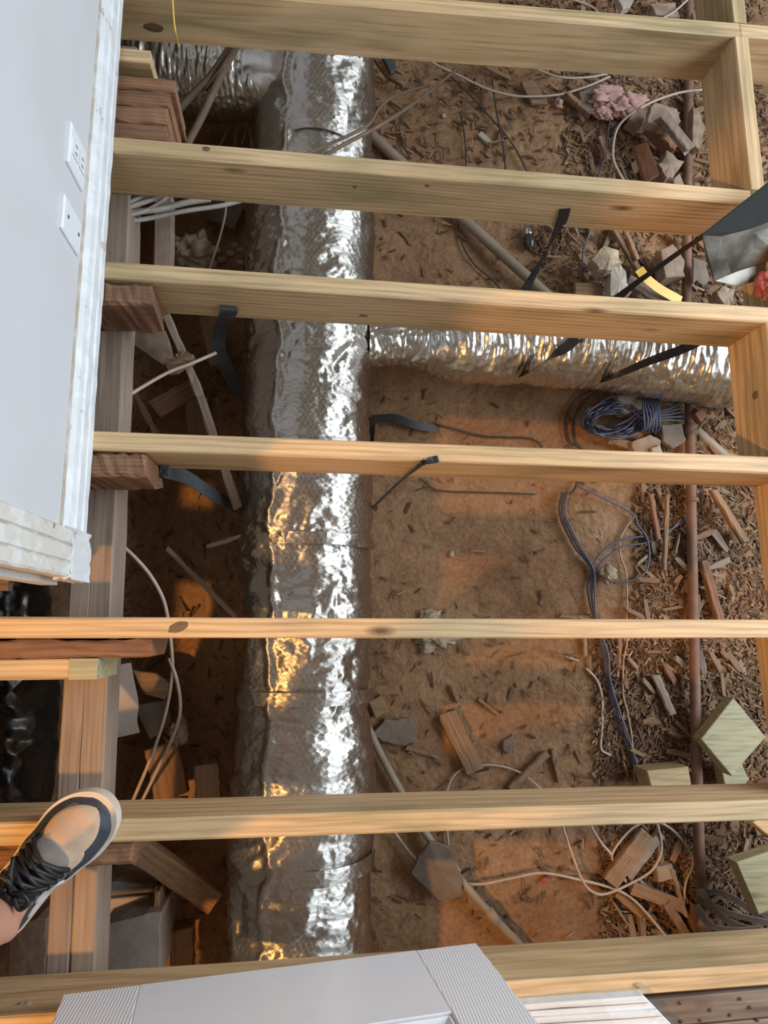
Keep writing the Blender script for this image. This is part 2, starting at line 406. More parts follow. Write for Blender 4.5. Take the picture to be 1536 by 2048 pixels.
M['felt'] = plain('grey_brown_felt', (.19, .145, .115), .95, noise=.5, nscale=25, bump=.3)
M['galv'] = plain('dusty_galvanized_sheet', (.25, .235, .205), .45, metal=.8, noise=.9, nscale=14, color2=(.07, .065, .055), bump=.12)
M['box_black'] = plain('black_box_paint', (.016, .017, .017), .75, noise=.3, nscale=9, spec=.2)
M['glass_dark'] = plain('smoked_glass', (.05, .04, .03), .12, noise=.2)
M['chrome'] = plain('tarnished_metal', (.6, .6, .62), .25, metal=1)
M['skin'] = plain('skin', (.46, .235, .155), .5, noise=.35, nscale=18, color2=(.38, .18, .12), bump=.08, bscale=120)
M['shoe_tan'] = plain('tan_suede', (.52, .37, .25), .9, noise=.6, nscale=22, color2=(.38, .26, .18), bump=.15, bscale=200)
M['shoe_grey'] = plain('grey_mesh_fabric', (.105, .10, .10), .85, noise=.3, nscale=90, bump=.3, bscale=400)
M['shoe_navy'] = plain('charcoal_navy_rubber', (.032, .038, .05), .6, noise=.3, nscale=40)
M['shoe_sole'] = plain('dirty_white_sole', (.62, .55, .46), .7, noise=.4, nscale=30, color2=(.42, .34, .26))
M['shoe_grey2'] = plain('grey_brown_suede', (.22, .185, .16), .9, noise=.4, nscale=60, bump=.15, bscale=200)
M['lace'] = plain('black_lace', (.010, .010, .011), .55)
M['shoe_pale'] = plain('pale_reflective_patch', (.55, .52, .50), .5, noise=.2)
M['nail'] = plain('rusty_nail', (.10, .07, .055), .6, metal=.6)

# ------------------------------------------------------------------ ground
def build_ground():
    x0, x1, y0, y1, s = -1.6, 2.4, -1.6, 3.9, .014
    nx, ny = int((x1 - x0) / s), int((y1 - y0) / s)
    V, Fc = [], []
    for j in range(ny + 1):
        y = y0 + j * s
        for i in range(nx + 1):
            x = x0 + i * s
            v = Vector((x, y, 1.7))
            h = gz(x, y) + .0045 * mnoise.noise(v * 17) + .0035 * mnoise.noise(v * 41)
            V.append((x, y, h))
    for j in range(ny):
        for i in range(nx):
            a = j * (nx + 1) + i; Fc.append((a, a + 1, a + nx + 2, a + nx + 1))
    me = bpy.data.meshes.new('ground'); me.from_pydata(V, [], Fc); me.update()
    me.polygons.foreach_set('use_smooth', [True] * len(me.polygons))
    link('ground', me, M['dirt'], label='bare brown dirt floor of the crawlspace', kind='structure')
build_ground()

# ------------------------------------------------------------------ wall at left
WX = -0.402           # face of the baseboard
wall_face = WX - .016
WY0 = 0.082
wall = mesh_world('wall_left',
    [(x, y, z) for x in (wall_face - .105, wall_face) for y in (WY0 + .02, 2.9) for z in (0.002, 2.4)],
    [(0, 1, 3, 2), (4, 6, 7, 5), (0, 4, 5, 1), (2, 3, 7, 6), (0, 2, 6, 4), (1, 5, 7, 3)], M['wall'],
    label='white painted wall with two plates rising at left of the opening', kind='structure')
def extrude_profile(name, prof, axis, a, b, mat, parent=None, n=1, jag=0, **kw):
    """prof: list of 2D points; axis 'y': (x,z) swept along y; axis 'z': (x,y) swept along z"""
    r = random.Random(3); V, Fc = [], []; m_ = len(prof)
    for i in range(n + 1):
        t = a + (b - a) * i / n
        for (u, v) in prof:
            j = r.uniform(-jag, jag)
            V.append((u + j, t, v + r.uniform(-jag, jag) * .5) if axis == 'y' else (u + j, v + r.uniform(-jag, jag), t))
    for i in range(n):
        for j in range(m_):
            p = i * m_ + j; q = i * m_ + (j + 1) % m_; Fc.append((p, q, q + m_, p + m_))
    Fc.append(tuple(range(m_))); Fc.append(tuple(range(n * m_, n * m_ + m_)))
    return fix_normals(mesh_world(name, V, Fc, mat, parent, **kw))
f = wall_face
bprof = [(f - .004, .0), (WX, .0), (WX, .022), (WX - .003, .026), (WX - .001, .030), (WX - .001, .055), (WX - .005, .060), (WX - .003, .064), (WX - .006, .078), (f + .002, .088), (f - .004, .09)]
extrude_profile('baseboard_left', bprof, 'y', WY0 + .083, 2.9, M['baseboard'], n=120, jag=.0009, label='glossy white moulded baseboard along the foot of the wall', kind='structure')
extrude_profile('trim_6', [(f - .003, .086), (f + .0025, .088), (f + .0012, .097), (f - .003, .098)], 'y', WY0 + .088, 2.9, M['caulk'], n=140, jag=.0008, label='dirty tan gap line along the top of the baseboard', kind='structure')
# fluted door casing at the wall end
cprof = []
cy0, cy1 = WY0, WY0 + .088
for (yy, xx) in [(0, .0), (0, .021), (.004, .024), (.022, .024), (.025, .019), (.028, .024), (.052, .024), (.055, .019), (.058, .024), (.080, .023), (.086, .012), (.088, 0)]:
    cprof.append((f + xx, cy0 + yy))
extrude_profile('trim_1', cprof, 'z', 0.10, 2.1, M['casing'], n=90, jag=.0007, label='fluted door casing with chipped cream paint at the wall end', kind='structure')
# plinth block at the foot of the casing
slab('trim_2', [(f - .002, WY0 - .002, .10), (f + .026, WY0 - .002, .10), (f + .024, WY0 + .05, .095), (WX + .004, WY0 + .088, .088), (f - .002, WY0 + .088, .088)], .097, M['baseboard'], jag=.003, sub=6, seed=4, label='white caked corner block where casing meets baseboard', kind='structure')
# jamb and stop on the wall end
extrude_profile('trim_3', [(f + .001, WY0 + .004), (f - .028, WY0 + .004), (f - .028, WY0 + .020), (f + .001, WY0 + .020)], 'z', .0, 2.1, M['casing'], n=40, jag=.0006, label='front strip of the painted door jamb', kind='structure')
extrude_profile('trim_4', [(f - .029, WY0 - .008), (f - .060, WY0 - .008), (f - .060, WY0 + .020), (f - .029, WY0 + .020)], 'z', .0, 2.1, M['baseboard'], n=40, jag=.0008, label='white door stop strip on the jamb', kind='structure')
extrude_profile('trim_5', [(f - .061, WY0 + .004), (f - .105, WY0 + .004), (f - .105, WY0 + .020), (f - .061, WY0 + .020)], 'z', .0, 2.1, M['casing'], n=40, jag=.0006, label='rear strip of the painted door jamb', kind='structure')

def plate(px_top, px_bl, px_br, outlet, label):
    a = un_x(*px_bl, f); b = un_x(*px_br, f); t = un_x(*px_top, f)
    z1 = (a.z + t.z) / 2; z0 = b.z; y0 = (a.y + b.y) / 2; y1 = t.y
    e = empty('wall_outlet' if outlet else 'blank_wall_plate', (f, (y0 + y1) / 2, z0), label, 'outlet' if outlet else 'wall plate')
    c = .004; V = []
    for x, k in ((f, 0), (f + .004, 0), (f + .007, c)):
        V += [(x, y0 + k, z0 + k), (x, y1 - k, z0 + k), (x, y1 - k, z1 - k), (x, y0 + k, z1 - k)]
    Fc = [(3, 2, 1, 0), (8, 9, 10, 11)] + [(k * 4 + j, k * 4 + (j + 1) % 4, k * 4 + 4 + (j + 1) % 4, k * 4 + 4 + j) for k in (0, 1) for j in range(4)]
    fix_normals(mesh_world('cover_plate', V, Fc, M['plate'], e))
    ym = (y0 + y1) / 2; h = z1 - z0
    def bx(name, ya, yb, za, zb, xt, mat, par):
        return fix_normals(mesh_world(name, [(x, y, z) for x in (f + .004, f + xt) for y in (ya, yb) for z in (za, zb)],
            [(0, 1, 3, 2), (4, 6, 7, 5), (0, 4, 5, 1), (2, 3, 7, 6), (0, 2, 6, 4), (1, 5, 7, 3)], mat, par))
    if outlet:
        for k in (.3, .7):
            zc = z0 + h * k
            so = bx('socket', ym - .016, ym + .016, zc - .014, zc + .014, .0095, M['plate'], e)
            for s in (-1, 1): bx('slot', ym + s * .007 - .0012, ym + s * .007 + .0012, zc - .004, zc + .006, .0098, M['slot'], so)
    for k in ((.5,) if outlet else (.2, .8)):
        bx('screw', ym - .003, ym + .003, z0 + h * k - .003, z0 + h * k + .003, .0085, M['chrome'], e)
plate((139, 247), (127, 311), (160, 388), True, 'white duplex outlet, farther of the two plates on the wall')
plate((124, 388), (116, 449), (152, 516), False, 'blank white cover plate, nearer of the two plates on the wall')

# floors beyond the opening (outside the frame at left; old boards at lower right)
mesh_world('floor', [(x, y, z) for x in (-2.6, -0.70) for y in (-2.2, WY0 - .02) for z in (0.001, .021)],
    [(0, 1, 3, 2), (4, 6, 7, 5), (0, 4, 5, 1), (2, 3, 7, 6), (0, 2, 6, 4), (1, 5, 7, 3)], M['floor_old'], label='old wooden floor of the room through the doorway', kind='structure')
mesh_world('floor', [(x, y, z) for x in (-2.6, f - .106) for y in (WY0 - .019, 2.9) for z in (0.001, .021)],
    [(0, 1, 3, 2), (4, 6, 7, 5), (0, 4, 5, 1), (2, 3, 7, 6), (0, 2, 6, 4), (1, 5, 7, 3)], M['floor_old'], label='old wooden floor behind the white wall', kind='structure')
fl = empty('floor', (0.9, -.9, -.02), 'dark worn old floorboards at the lower right edge', None, kind='structure')
del fl['label']; fl['label'] = 'dark worn old floorboards at the lower right edge'
yy = un(1400, 1985, -.012).y
for k in range(6):
    w = .058 if k else .05
    board('floor_plank', (.50 + .0 * k, yy - w / 2, -.012), (1.75, yy - w / 2 + .012, -.012), w - .003, .022, M['floor_old'], fl, n=10, rough=.0008, seed=40 + k)
    yy -= w
for k in range(9):
    px, py = [(1335, 2046), (1360, 2006), (1400, 2040), (1420, 2020), (1460, 2030), (1500, 2015), (1515, 2040), (1480, 1998), (1362, 2043)][k]
    p = un(px, py, .0005)
    tube('nail_head', [p + Vector((0, 0, -.004)), p + Vector((0, 0, .001))], 0.0028, M['nail'], fl, per=1, sides=8)

# ------------------------------------------------------------------ joists
YS = {1: 1.39486, 2: .98066, 3: .69707, 4: .34599, 5: -.00598, 6: -.35759, 7: -.65683}
TI = {1: .02887, 2: -.00562, 3: -.01358, 4: -.01101, 5: -.00748, 6: -.00862, 7: -.00102}
JD, JT = .14, .038
def jy(i, x): return YS[i] + TI[i] * x
def joist(i, xa, xb, label, seed, n=6):
    return board('floor_joist', (xa, jy(i, xa), -JD / 2), (xb, jy(i, xb), -JD / 2), JT, JD, M['pine'], n=n, rough=.0006, ch=.003, seed=seed, label=label, cat='joist', group='new floor joists')
joist(1, -.60, 1.038, 'new pine joist farthest away, running along the top edge', 1)
board('floor_joist', (1.040, jy(1, 1.04), -JD / 2), (1.75, jy(1, 1.75), -JD / 2), JT, JD, M['pine'], seed=9, ch=.003, label='short end of pine joist beyond the seam at top right corner', cat='joist', group='new floor joists')
joist(2, -.60, 1.02, 'second pine joist from the top, ending under the black box', 2)
joist(3, -.60, 1.42, 'third pine joist from the top, above the branching foil duct', 3)
joist(4, -.60, 1.42, 'fourth pine joist from the top, with a black strap looped over it', 4)
joist(5, -.95, 1.42, 'pine joist seen edge-on from straight above, with a large knot at left', 5)
joist(6, -.95, 1.42, 'pine joist the sneaker stands on', 6)
joist(7, -.95, 1.42, 'nearest pine joist, behind the white door', 7)
def blocking(ia, ib, x, label, xo=0, seed=0):
    ya = (jy(ia, x) - JT / 2 - .0005) if ia else 1.95
    yb = jy(ib, x) + JT / 2 + .0005
    board('joist_blocking', (x + JT / 2, ya, -JD / 2), (x + JT / 2 + xo, yb, -JD / 2), JT, JD, M['pine'], n=4, rough=.0005, ch=.003, seed=seed, label=label, cat='blocking', group='blocking between the joists')
blocking(None, 1, 1.022, 'blocking board past the farthest joist at top right', seed=21)
blocking(1, 2, 1.021, 'tall-looking blocking board between the first two joists at right', seed=22)
blocking(2, 3, 1.078, 'blocking board behind the black box, above the third joist', seed=23)
blocking(3, 4, 1.024, 'blocking board with a dark knot where the flexible duct ends', seed=24)
blocking(4, 5, un(1505, 985, -.14).x, 'blocking board at right edge just above the edge-on joist', un(1534, 1230, -.14).x - un(1505, 985, -.14).x, seed=25)
blocking(5, 6, un(1509, 1282, -.14).x, 'orange-lit blocking board at right edge above the green offcut', un(1536, 1470, -.14).x - un(1509, 1282, -.14).x, seed=26)

# knots and dark stains that stand out
M['knot'] = wood('dark_knot', (.20, .125, .06), (.06, .035, .018), (.03, .02, .01), rings=90, ringmix=.8, knots=False)
JO = [o for o in col.objects if o.name.startswith(('floor_joist', 'joist_blocking'))]
def knot_on(o, c, u, v, ru, rv):
    c, u, v = Vector(c), Vector(u).normalized(), Vector(v).normalized(); n = u.cross(v)
    Mi = Matrix.LocRotScale(o.location, o.rotation_euler, None).inverted()
    V = [Mi @ (c + n * .0010)] + [Mi @ (c + u * ru * math.cos(k * math.pi / 8) * (1 + .12 * math.sin(k * 2.3)) + v * rv * math.sin(k * math.pi / 8) - n * .0008) for k in range(16)]
    me = bpy.data.meshes.new('knot'); me.from_pydata([tuple(q) for q in V], [], [(0, k + 1, (k + 1) % 16 + 1) for k in range(16)]); me.update()
    link('knot', me, M['knot'], o)
def jt(k): return [o for o in JO if k in o.get('label', '')][0]
X_, Y_, Z_ = Vector((1, 0, 0)), Vector((0, 1, 0)), Vector((0, 0, 1))
knot_on(jt('edge-on from'), un(357, 1253, .0005), (1, .35, 0), (-.35, 1, 0), .024, .012)
knot_on(jt('second pine'), un(412, 298, .0005), X_, Y_, .015, .010)
def face_pt(i, px, py):
    x = 0
    for _ in range(4):
        p = un_y(px, py, jy(i, x) - JT / 2 - .0004); x = p.x
    return p
knot_on(jt('third pine'), face_pt(3, 728, 632), X_, Z_, .012, .006)
knot_on(jt('second pine'), face_pt(2, 710, 374), X_, Z_, .006, .006)
knot_on(jt('second pine'), face_pt(2, 855, 372), X_, Z_, .006, .005)
knot_on(jt('farthest away'), face_pt(1, 300, 55), X_, Z_, .030, .014)
knot_on(jt('dark knot'), un_x(1510, 790, 1.0236), (0, -1, 0), Z_, .012, .012)

# ------------------------------------------------------------------ old sill and old joist stubs
def sill(pa, pb, W, H, z, label, seed, m='old_grey'):
    a = un(*pa, z); b = un(*pb, z)
    board('sill_beam', a + Vector((0, 0, -H / 2)), b + Vector((0, 0, -H / 2)), W, H, M[m], n=24, rough=.0009, ch=.003, seed=seed, label=label, cat='beam', group='old double sill beam')
zS = -JD - .001
sA = (un(159, 1190, zS), un(113, 1945, zS)); sB = (un(200, 1190, zS), un(163, 1945, zS))
def ext(a, b, y):
    t = (y - a.y) / (b.y - a.y); return a.lerp(b, t)
for (a, b), w, lab, sd in ((sA, .041, 'outer half of the old double sill beam under the sneaker', 31), (sB, .045, 'inner half of the old double sill beam, grey side facing the duct', 32)):
    p, q = ext(a, b, 1.35), ext(a, b, -.95)
    board('sill_beam', p + Vector((0, 0, -.05)), q + Vector((0, 0, -.05)), w, .10, M['old_grey'], n=30, rough=.0009, ch=.003, seed=sd, label=lab, cat='beam', group='old double sill beam')
def stub(i, side, xend, dz, label, W=.046, H=.135, x0=-.60, seed=0, m='old', extra=0):
    """old joist lying beside joist i on its near side"""
    y = YS[i] - JT / 2 - W / 2 - .003 - extra
    board('old_joist', (x0, y - TI[i] * .4, -H / 2 - dz), (xend, y - TI[i] * .4, -H / 2 - dz), W, H, M[m], n=26, rough=.0024, ch=.006, seed=seed, ragged=.008, label=label, cat='old joist', group='old joist ends')
stub(3, 1, un(303, 580, 0).x, .006, 'old red-brown joist end beside the third pine joist at the wall', seed=51)
stub(4, 1, un(290, 912, 0).x, .006, 'old red-brown joist end beside the fourth pine joist, split on top', seed=52)
stub(5, 1, un(304, 1295, 0).x, .004, 'long rotten orange-brown old joist below the edge-on pine joist', x0=-.95, seed=53, W=.034)
stub(6, 1, un(268, 1705, -.02).x, .012, 'old brown joist end with rounded tip under the sneaker', x0=-.95, seed=54, W=.04)
p = un(192, 1338, 0)
board('pine_cripple', (-.95, p.y - .001, -JD / 2 - .002), (p.x, p.y, -JD / 2 - .002), .036, .135, M['pine'], seed=55, ch=.003, label='short new pine joist with green end at the left edge', cat='joist', group='new floor joists')
# green end of that joist
pc = bpy.data.objects['pine_cripple']; Lh = (p.x + .95) / 2
ge = [(x, y, z) for x in (Lh - .048, Lh + .0008) for y in (-.0186, .0186) for z in (-.0681, .0681)]
gm = bpy.data.meshes.new('green_end'); gm.from_pydata(ge, [], [(0, 1, 3, 2), (4, 6, 7, 5), (0, 4, 5, 1), (2, 3, 7, 6), (0, 2, 6, 4), (1, 5, 7, 3)]); gm.update()
link('green_end', gm, M['pine_green'], pc, label='greenish end of the joist')
# stack of four old boards at the far left and the pine block behind it
ytop = [un(300, k, -.02).y for k in (282, 247, 213, 181, 153)]
xe = [un(k, 200, -.02).x for k in (336, 334, 338, 346)]
for k in range(4):
    board('old_joist', (-.60, (ytop[k] + ytop[k + 1]) / 2, -.095), (xe[k], (ytop[k] + ytop[k + 1]) / 2, -.095), (ytop[k + 1] - ytop[k]) - .002, .15, M['old'], n=12, rough=.0018, ch=.004, ragged=.004, seed=60 + k,
          label=['nearest of four old boards standing on edge below the farthest joist', 'second nearest of four old boards on edge by the wall', 'third of four old boards on edge, counted from the near side', 'farthest of four old boards on edge, next to the pine block'][k], cat='old joist', group='four old boards on edge')
a = un(301, 100, -.01); b = un(301, 126, -.01)
board('pine_block', (-.60, (a.y + b.y) / 2, -.055), (a.x, (a.y + b.y) / 2, -.055), a.y - b.y, .09, M['pine'], seed=71, label='short new pine block between old boards and farthest joist', cat='wood block')

# ------------------------------------------------------------------ insulated ducts
def tri_noise(u, v, nu, seed):
    """piecewise linear crease noise on a lattice, periodic in u with nu cells"""
    iu = np.floor(u).astype(int); iv = np.floor(v).astype(int); fu = u - iu; fv = v - iv
    tab = np.random.default_rng(seed).uniform(-1, 1, (nu, 997)); dia = np.random.default_rng(seed + 1).uniform(0, 1, (nu, 997)) > .5
    g = lambda i, j: tab[i % nu, j % 997]
    a, b, c, d = g(iu, iv), g(iu + 1, iv), g(iu, iv + 1), g(iu + 1, iv + 1)
    t1 = np.where(fu > fv, a + (b - a) * fu + (d - b) * fv, a + (c - a) * fv + (d - c) * fu)
    t2 = np.where(fu + fv < 1, a + (b - a) * fu + (c - a) * fv, d + (c - d) * (1 - fu) + (b - d) * (1 - fv))
    return np.where(dia[iu % nu, iv % 997], t1, t2)
def foil_duct(name, pts, rfun, mat, parent, nu=180, ds=.007, layers=(), per=40, uvs=True, extra=None, arc=(0, 1), mask=None, **kw):
    path = smooth_path(pts, per)
    # resample by length
    L = [0]
    for i in range(1, len(path)): L.append(L[-1] + (path[i] - path[i - 1]).length)
    tot = L[-1]; nv = max(4, int(tot / ds)); P = []; k = 0
    for i in range(nv + 1):
        s = tot * i / nv
        while k < len(L) - 2 and L[k + 1] < s: k += 1
        P.append(path[k].lerp(path[k + 1], (s - L[k]) / max(1e-9, L[k + 1] - L[k])))
    T, N, B = frames(P)
    full = arc == (0, 1)
    na = nu if full else nu + 1
    ang = (arc[0] + (arc[1] - arc[0]) * np.arange(na) / nu) * 2 * np.pi
    S = np.linspace(0, tot, nv + 1)
    A, Sg = np.meshgrid(ang, S)
    R0 = np.array([rfun(s / tot) for s in S])[:, None] * np.ones_like(A)
    circ = 2 * np.pi * R0.mean()
    U = A / (2 * np.pi)
    D = np.zeros_like(A)
    wu = .25 * np.sin(2 * np.pi * U * 3 + Sg * 11) + .2 * np.sin(2 * np.pi * U * 7 - Sg * 23)
    wv_ = .3 * np.sin(2 * np.pi * U * 5 + Sg * 7) + .2 * np.sin(2 * np.pi * U * 2 + Sg * 31)
    for (cell, asp, amp, seed) in layers:
        n = max(3, int(round(circ / cell)))
        D += amp * tri_noise(U * n + wu, Sg / (cell * asp) + wv_ + 50, n, seed)
    if mask:
        mk = .5 + .5 * np.tanh(2.2 * (np.sin(Sg * 8.3 + 2.1 * np.sin(2 * np.pi * U + .7)) + .8 * np.sin(Sg * 19 + 4 * np.sin(2 * np.pi * U * 2 + 1.3) + 2)))
        mk = .25 + .95 * mk
        mk *= 1 - .75 * np.exp(-((U - .80) / .06) ** 2)
        D *= 1; Df = np.zeros_like(A)
        for (cell, asp, amp, seed) in mask:
            n = max(3, int(round(circ / cell))); Df += amp * tri_noise(U * n + wu * 1.5, Sg / (cell * asp) + wv_ * 1.5 + 50, n, seed)
        D += Df * mk
    if extra is not None: D += extra(U, Sg, tot)
    R = R0 + D
    Pn = np.array([tuple(p) for p in P]); Nn = np.array([tuple(p) for p in N]); Bn = np.array([tuple(p) for p in B])
    X = Pn[:, None, :] + R[:, :, None] * (np.cos(A)[:, :, None] * Nn[:, None, :] + np.sin(A)[:, :, None] * Bn[:, None, :])
    X = X.reshape(-1, 3)
    Fc = []
    cols = na if full else na - 1
    ii, jj = np.meshgrid(np.arange(nv), np.arange(cols), indexing='ij'); j2 = (jj + 1) % na
    Fq = np.stack([ii * na + jj, ii * na + j2, (ii + 1) * na + j2, (ii + 1) * na + jj], -1).reshape(-1, 4)
    o_ = np.array([(X[:, 0].min() + X[:, 0].max()) / 2, (X[:, 1].min() + X[:, 1].max()) / 2, X[:, 2].min()])
    me = bpy.data.meshes.new(name); me.from_pydata((X - o_).tolist(), [], Fq.tolist()); me.update()
    me.polygons.foreach_set('use_smooth', [True] * len(me.polygons))
    uvl = me.uv_layers.new(name='UVMap')
    uu = np.stack([(jj / nu) * circ * (arc[1] - arc[0]), S[ii], ((jj + 1) / nu) * circ * (arc[1] - arc[0]), S[ii], ((jj + 1) / nu) * circ * (arc[1] - arc[0]), S[ii + 1], (jj / nu) * circ * (arc[1] - arc[0]), S[ii + 1]], -1).reshape(-1)
    uvl.data.foreach_set('uv', uu.astype(np.float32))
    loc = Vector(o_)
    if parent is not None: loc -= abs_loc(parent)
    return link(name, me, mat, parent, loc, **kw)

ZD, RD = -.405, .166
d0 = un(634, 160, ZD); d1 = un(604, 1850, ZD)
dA = d0 + (d0 - d1).normalized() * .85; dB = d1 + (d1 - d0).normalized() * .45
dmid = un(614, 900, ZD)
duct = empty('insulated_duct', (0, 0, ZD - RD), 'large foil-wrapped round main duct running under the joists', 'duct')
seams_px = [480, 640, 860, 1050, 1135, 1185, 1375, 1440, 1560, 1690, 1860]
tot_est = (dB - dA).length
sd_ = [(un(612, y, ZD + RD) - dA).dot((dB - dA).normalized()) for y in seams_px]
def duct_extra(U, S, tot):
    D = .004 * np.sin(S * 9 + 1.0) + .003 * np.sin(S * 17 + U * 6.28)
    for s in sd_: D += -.0045 * np.exp(-((S - s + .01 * np.sin(U * 19 + s * 9)) / .006) ** 2)
    seam = .075 + .006 * np.sin(S * 21) + .004 * np.sin(S * 47)
    D += (.007 + .004 * np.sin(S * 61) * np.sin(S * 23)) * np.exp(-((U - seam) / .011) ** 2)
    return D
duct_layers = ((.26, .8, .0060, 1), (.13, .30, .0036, 2))
duct_fine = ((.065, .36, .0046, 3), (.030, .45, .0030, 4), (.045, 1.1, .0036, 6), (.016, .7, .0013, 7))
foil_duct('duct_wrap', [dA, dmid, dB], lambda t: RD, M['foil'], duct, nu=300, ds=.005, layers=duct_layers, mask=duct_fine, extra=duct_extra)
# long foil tape strip and tape bands round the wrap
def band(py, h, name='foil_tape_band', arc=(-.30, .30), seed=5):
    s = (un(612, py, ZD + RD) - dA).dot((dB - dA).normalized()); ax = (dB - dA).normalized(); c = dA + ax * s
    off = (dmid - (dA + ax * (dmid - dA).dot(ax))) * max(0, 1 - abs(s - (dmid - dA).dot(ax)) / 1.5)
    foil_duct(name, [c - ax * h / 2 + off, c + off, c + ax * h / 2 + off], lambda t: RD + .0022, M['foil'], duct, nu=90, ds=.006, arc=arc, per=6,
        layers=duct_layers[:2] + ((.05, .4, .0012, seed + 1),))
band(232, .075, seed=15, arc=(-.08, .09)); band(560, .035, seed=25, arc=(-.24, .24)); band(1075, .028, seed=45, arc=(-.24, .24)); band(1400, .03, seed=65, arc=(-.24, .24)); band(1760, .035, seed=75, arc=(-.24, .24))

def flex_extra(seed):
    def fn(U, S, tot):
        rgen = np.random.default_rng(seed)
        D = np.zeros_like(S)
        for k in range(26):
            fr = rgen.uniform(180, 520); ph = rgen.uniform(0, 6.28); kk = rgen.integers(-3, 4); c = rgen.uniform(0, 1); w = rgen.uniform(.08, .25)
            du = np.abs((U - c + .5) % 1 - .5)
            D += .0016 * np.abs(np.sin(S * fr * .5 + kk * U * 6.28 + ph + .8 * np.sin(U * 12 + k))) * np.exp(-(du / w) ** 2)
        return D
    return fn
# right branch
fr = empty('flexible_duct', (.6, .55, -.6), 'crinkled foil flexible duct branching right, held by black straps', 'duct', 'foil flexible ducts')
ZF = -.375
fp = [un(735, 680, ZF), un(800, 682, ZF), un(880, 690, ZF), un(980, 692, ZF - .01), un(1080, 690, ZF - .01), un(1200, 702, ZF - .015), un(1320, 718, ZF - .01), un(1420, 728, ZF), un(1560, 738, ZF + .005)]
def fr_r(t):
    k = sstep(.10, .24, t)
    return .052 + .046 * k + .006 * math.sin(t * 17) * k
foil_duct('flex_jacket', fp, fr_r, M['foil_flex'], fr, nu=150, ds=.0045, layers=((.09, .6, .005, 91), (.04, .5, .0035, 92), (.02, .5, .0014, 93)), extra=flex_extra(5))
# tapered collar that ties it to the main duct
foil_duct('foil_tape_collar', fp[:3], lambda t: .058 + .01 * t, M['foil_tape'], fr, nu=80, ds=.005, layers=((.05, 1, .004, 94), (.02, 1, .0015, 95)))
# upper left branch
fu = empty('flexible_duct', (-.3, 1.3, -.6), 'crinkled foil flexible duct branching left at the far end', 'duct', 'foil flexible ducts')
fq = [un(585, 165, ZF + .02), un(530, 162, ZF + .02), un(470, 158, ZF + .01), un(390, 148, ZF), un(300, 140, ZF), un(200, 135, ZF)]
foil_duct('flex_jacket', fq, lambda t: .085 + .018 * sstep(.2, .4, t), M['foil_flex'], fu, nu=150, ds=.0045, layers=((.09, .6, .004, 81), (.04, .5, .003, 82), (.018, .5, .0014, 83)), extra=flex_extra(9))
foil_duct('foil_tape_collar', fq[:3], lambda t: .095, M['foil_tape'], fu, nu=80, ds=.005, layers=((.05, 1, .005, 84), (.02, 1, .0018, 85)))
# duct at the far left, its wrap a glossy near-black base colour
fd = empty('insulated_duct', (-.85, -.2, -.6), 'black-wrapped duct beyond the sill beam at the left edge', 'duct')
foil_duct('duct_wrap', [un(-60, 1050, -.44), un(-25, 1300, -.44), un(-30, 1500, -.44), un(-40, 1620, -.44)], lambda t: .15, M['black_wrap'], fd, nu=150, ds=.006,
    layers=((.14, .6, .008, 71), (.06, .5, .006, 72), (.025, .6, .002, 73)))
strap('tape_patch', [un(40, 1365, -.275), un(58, 1385, -.272), un(70, 1420, -.290)], .045, M['strap_grey'], fd, wdir=(1, .1, 0))

# ------------------------------------------------------------------ hanger straps
Y = jy
def fpt(i, px, py, gap=.0015):
    """point on the near face of joist i"""
    x = 0
    for _ in range(4):
        p = un_y(px, py, Y(i, x) - JT / 2 - gap); x = p.x
    return p
# strap nailed to joist 2 face, twisting down to the flex duct
s0 = fpt(2, 1130, 418)
strap('hanger_strap', [s0, fpt(2, 1122, 446), un(1095, 500, -.25), un(1068, 548, -.31), un(1040, 600, -.36)], .026, M['strap_black'],
      wdirs=[(1, 0, 0), (1, .1, 0), (.35, .75, .2), (.8, .5, 0), (1, 0, 0)], label='twisted black strap nailed to the second joist from the top', cat='strap', group='black hanger straps')
strap('hanger_strap', [un(1420, 462, -.05), un(1330, 525, -.14), un(1240, 592, -.22), un(1150, 680, -.25), un(1100, 715, -.265), un(1050, 749, -.34), un(1035, 748, -.46)], .026, M['strap_black'],
      wdirs=[(.5, .6, .2), (.5, .6, .2), (.5, .6, .2), (.6, .7, 0), (.8, .5, 0), (1, .3, 0)], label='long black strap from the black box down over the flexible duct', cat='strap', group='black hanger straps')
strap('hanger_strap', [un(1480, 640, -.16), un(1385, 690, -.22), un(1300, 722, -.255), un(1215, 757, -.34), un(1200, 757, -.46)], .024, M['strap_black'],
      wdirs=[(.5, .8, 0), (.4, .8, .1), (.5, .8, 0), (1, .3, 0)], label='black strap over the flexible duct nearer the right end', cat='strap', group='black hanger straps')
p4 = fpt(4, 850, 922)
strap('hanger_strap', [un(876, 918, .002), un(860, 921, .003), p4 + Vector((0, -.002, .004)), p4 + Vector((-.012, -.008, -.02)), un(790, 972, -.26), un(728, 1032, -.40)], .014, M['strap_black'],
      wdirs=[(0, 1, 0), (.2, 1, 0), (1, .2, 0), (1, .3, 0), (1, .6, 0), (1, .6, 0)], thick=.003, label='thin black strap looped over the fourth joist to the main duct', cat='strap', group='black hanger straps')
g3 = fpt(3, 457, 612)
strap('hanger_strap', [g3, g3 + Vector((-.004, -.004, -.03)), un(440, 660, -.30), un(438, 700, -.38), un(455, 740, -.42), un(480, 790, -.48)], .036, M['strap_grey'],
      wdirs=[(1, 0, 0), (1, 0, 0), (1, .1, 0), (1, .2, 0), (1, .3, .2), (.8, .4, .3)], label='wide dark grey strap curling down from the third joist', cat='strap', group='grey hanger straps')
g4 = fpt(4, 335, 935)
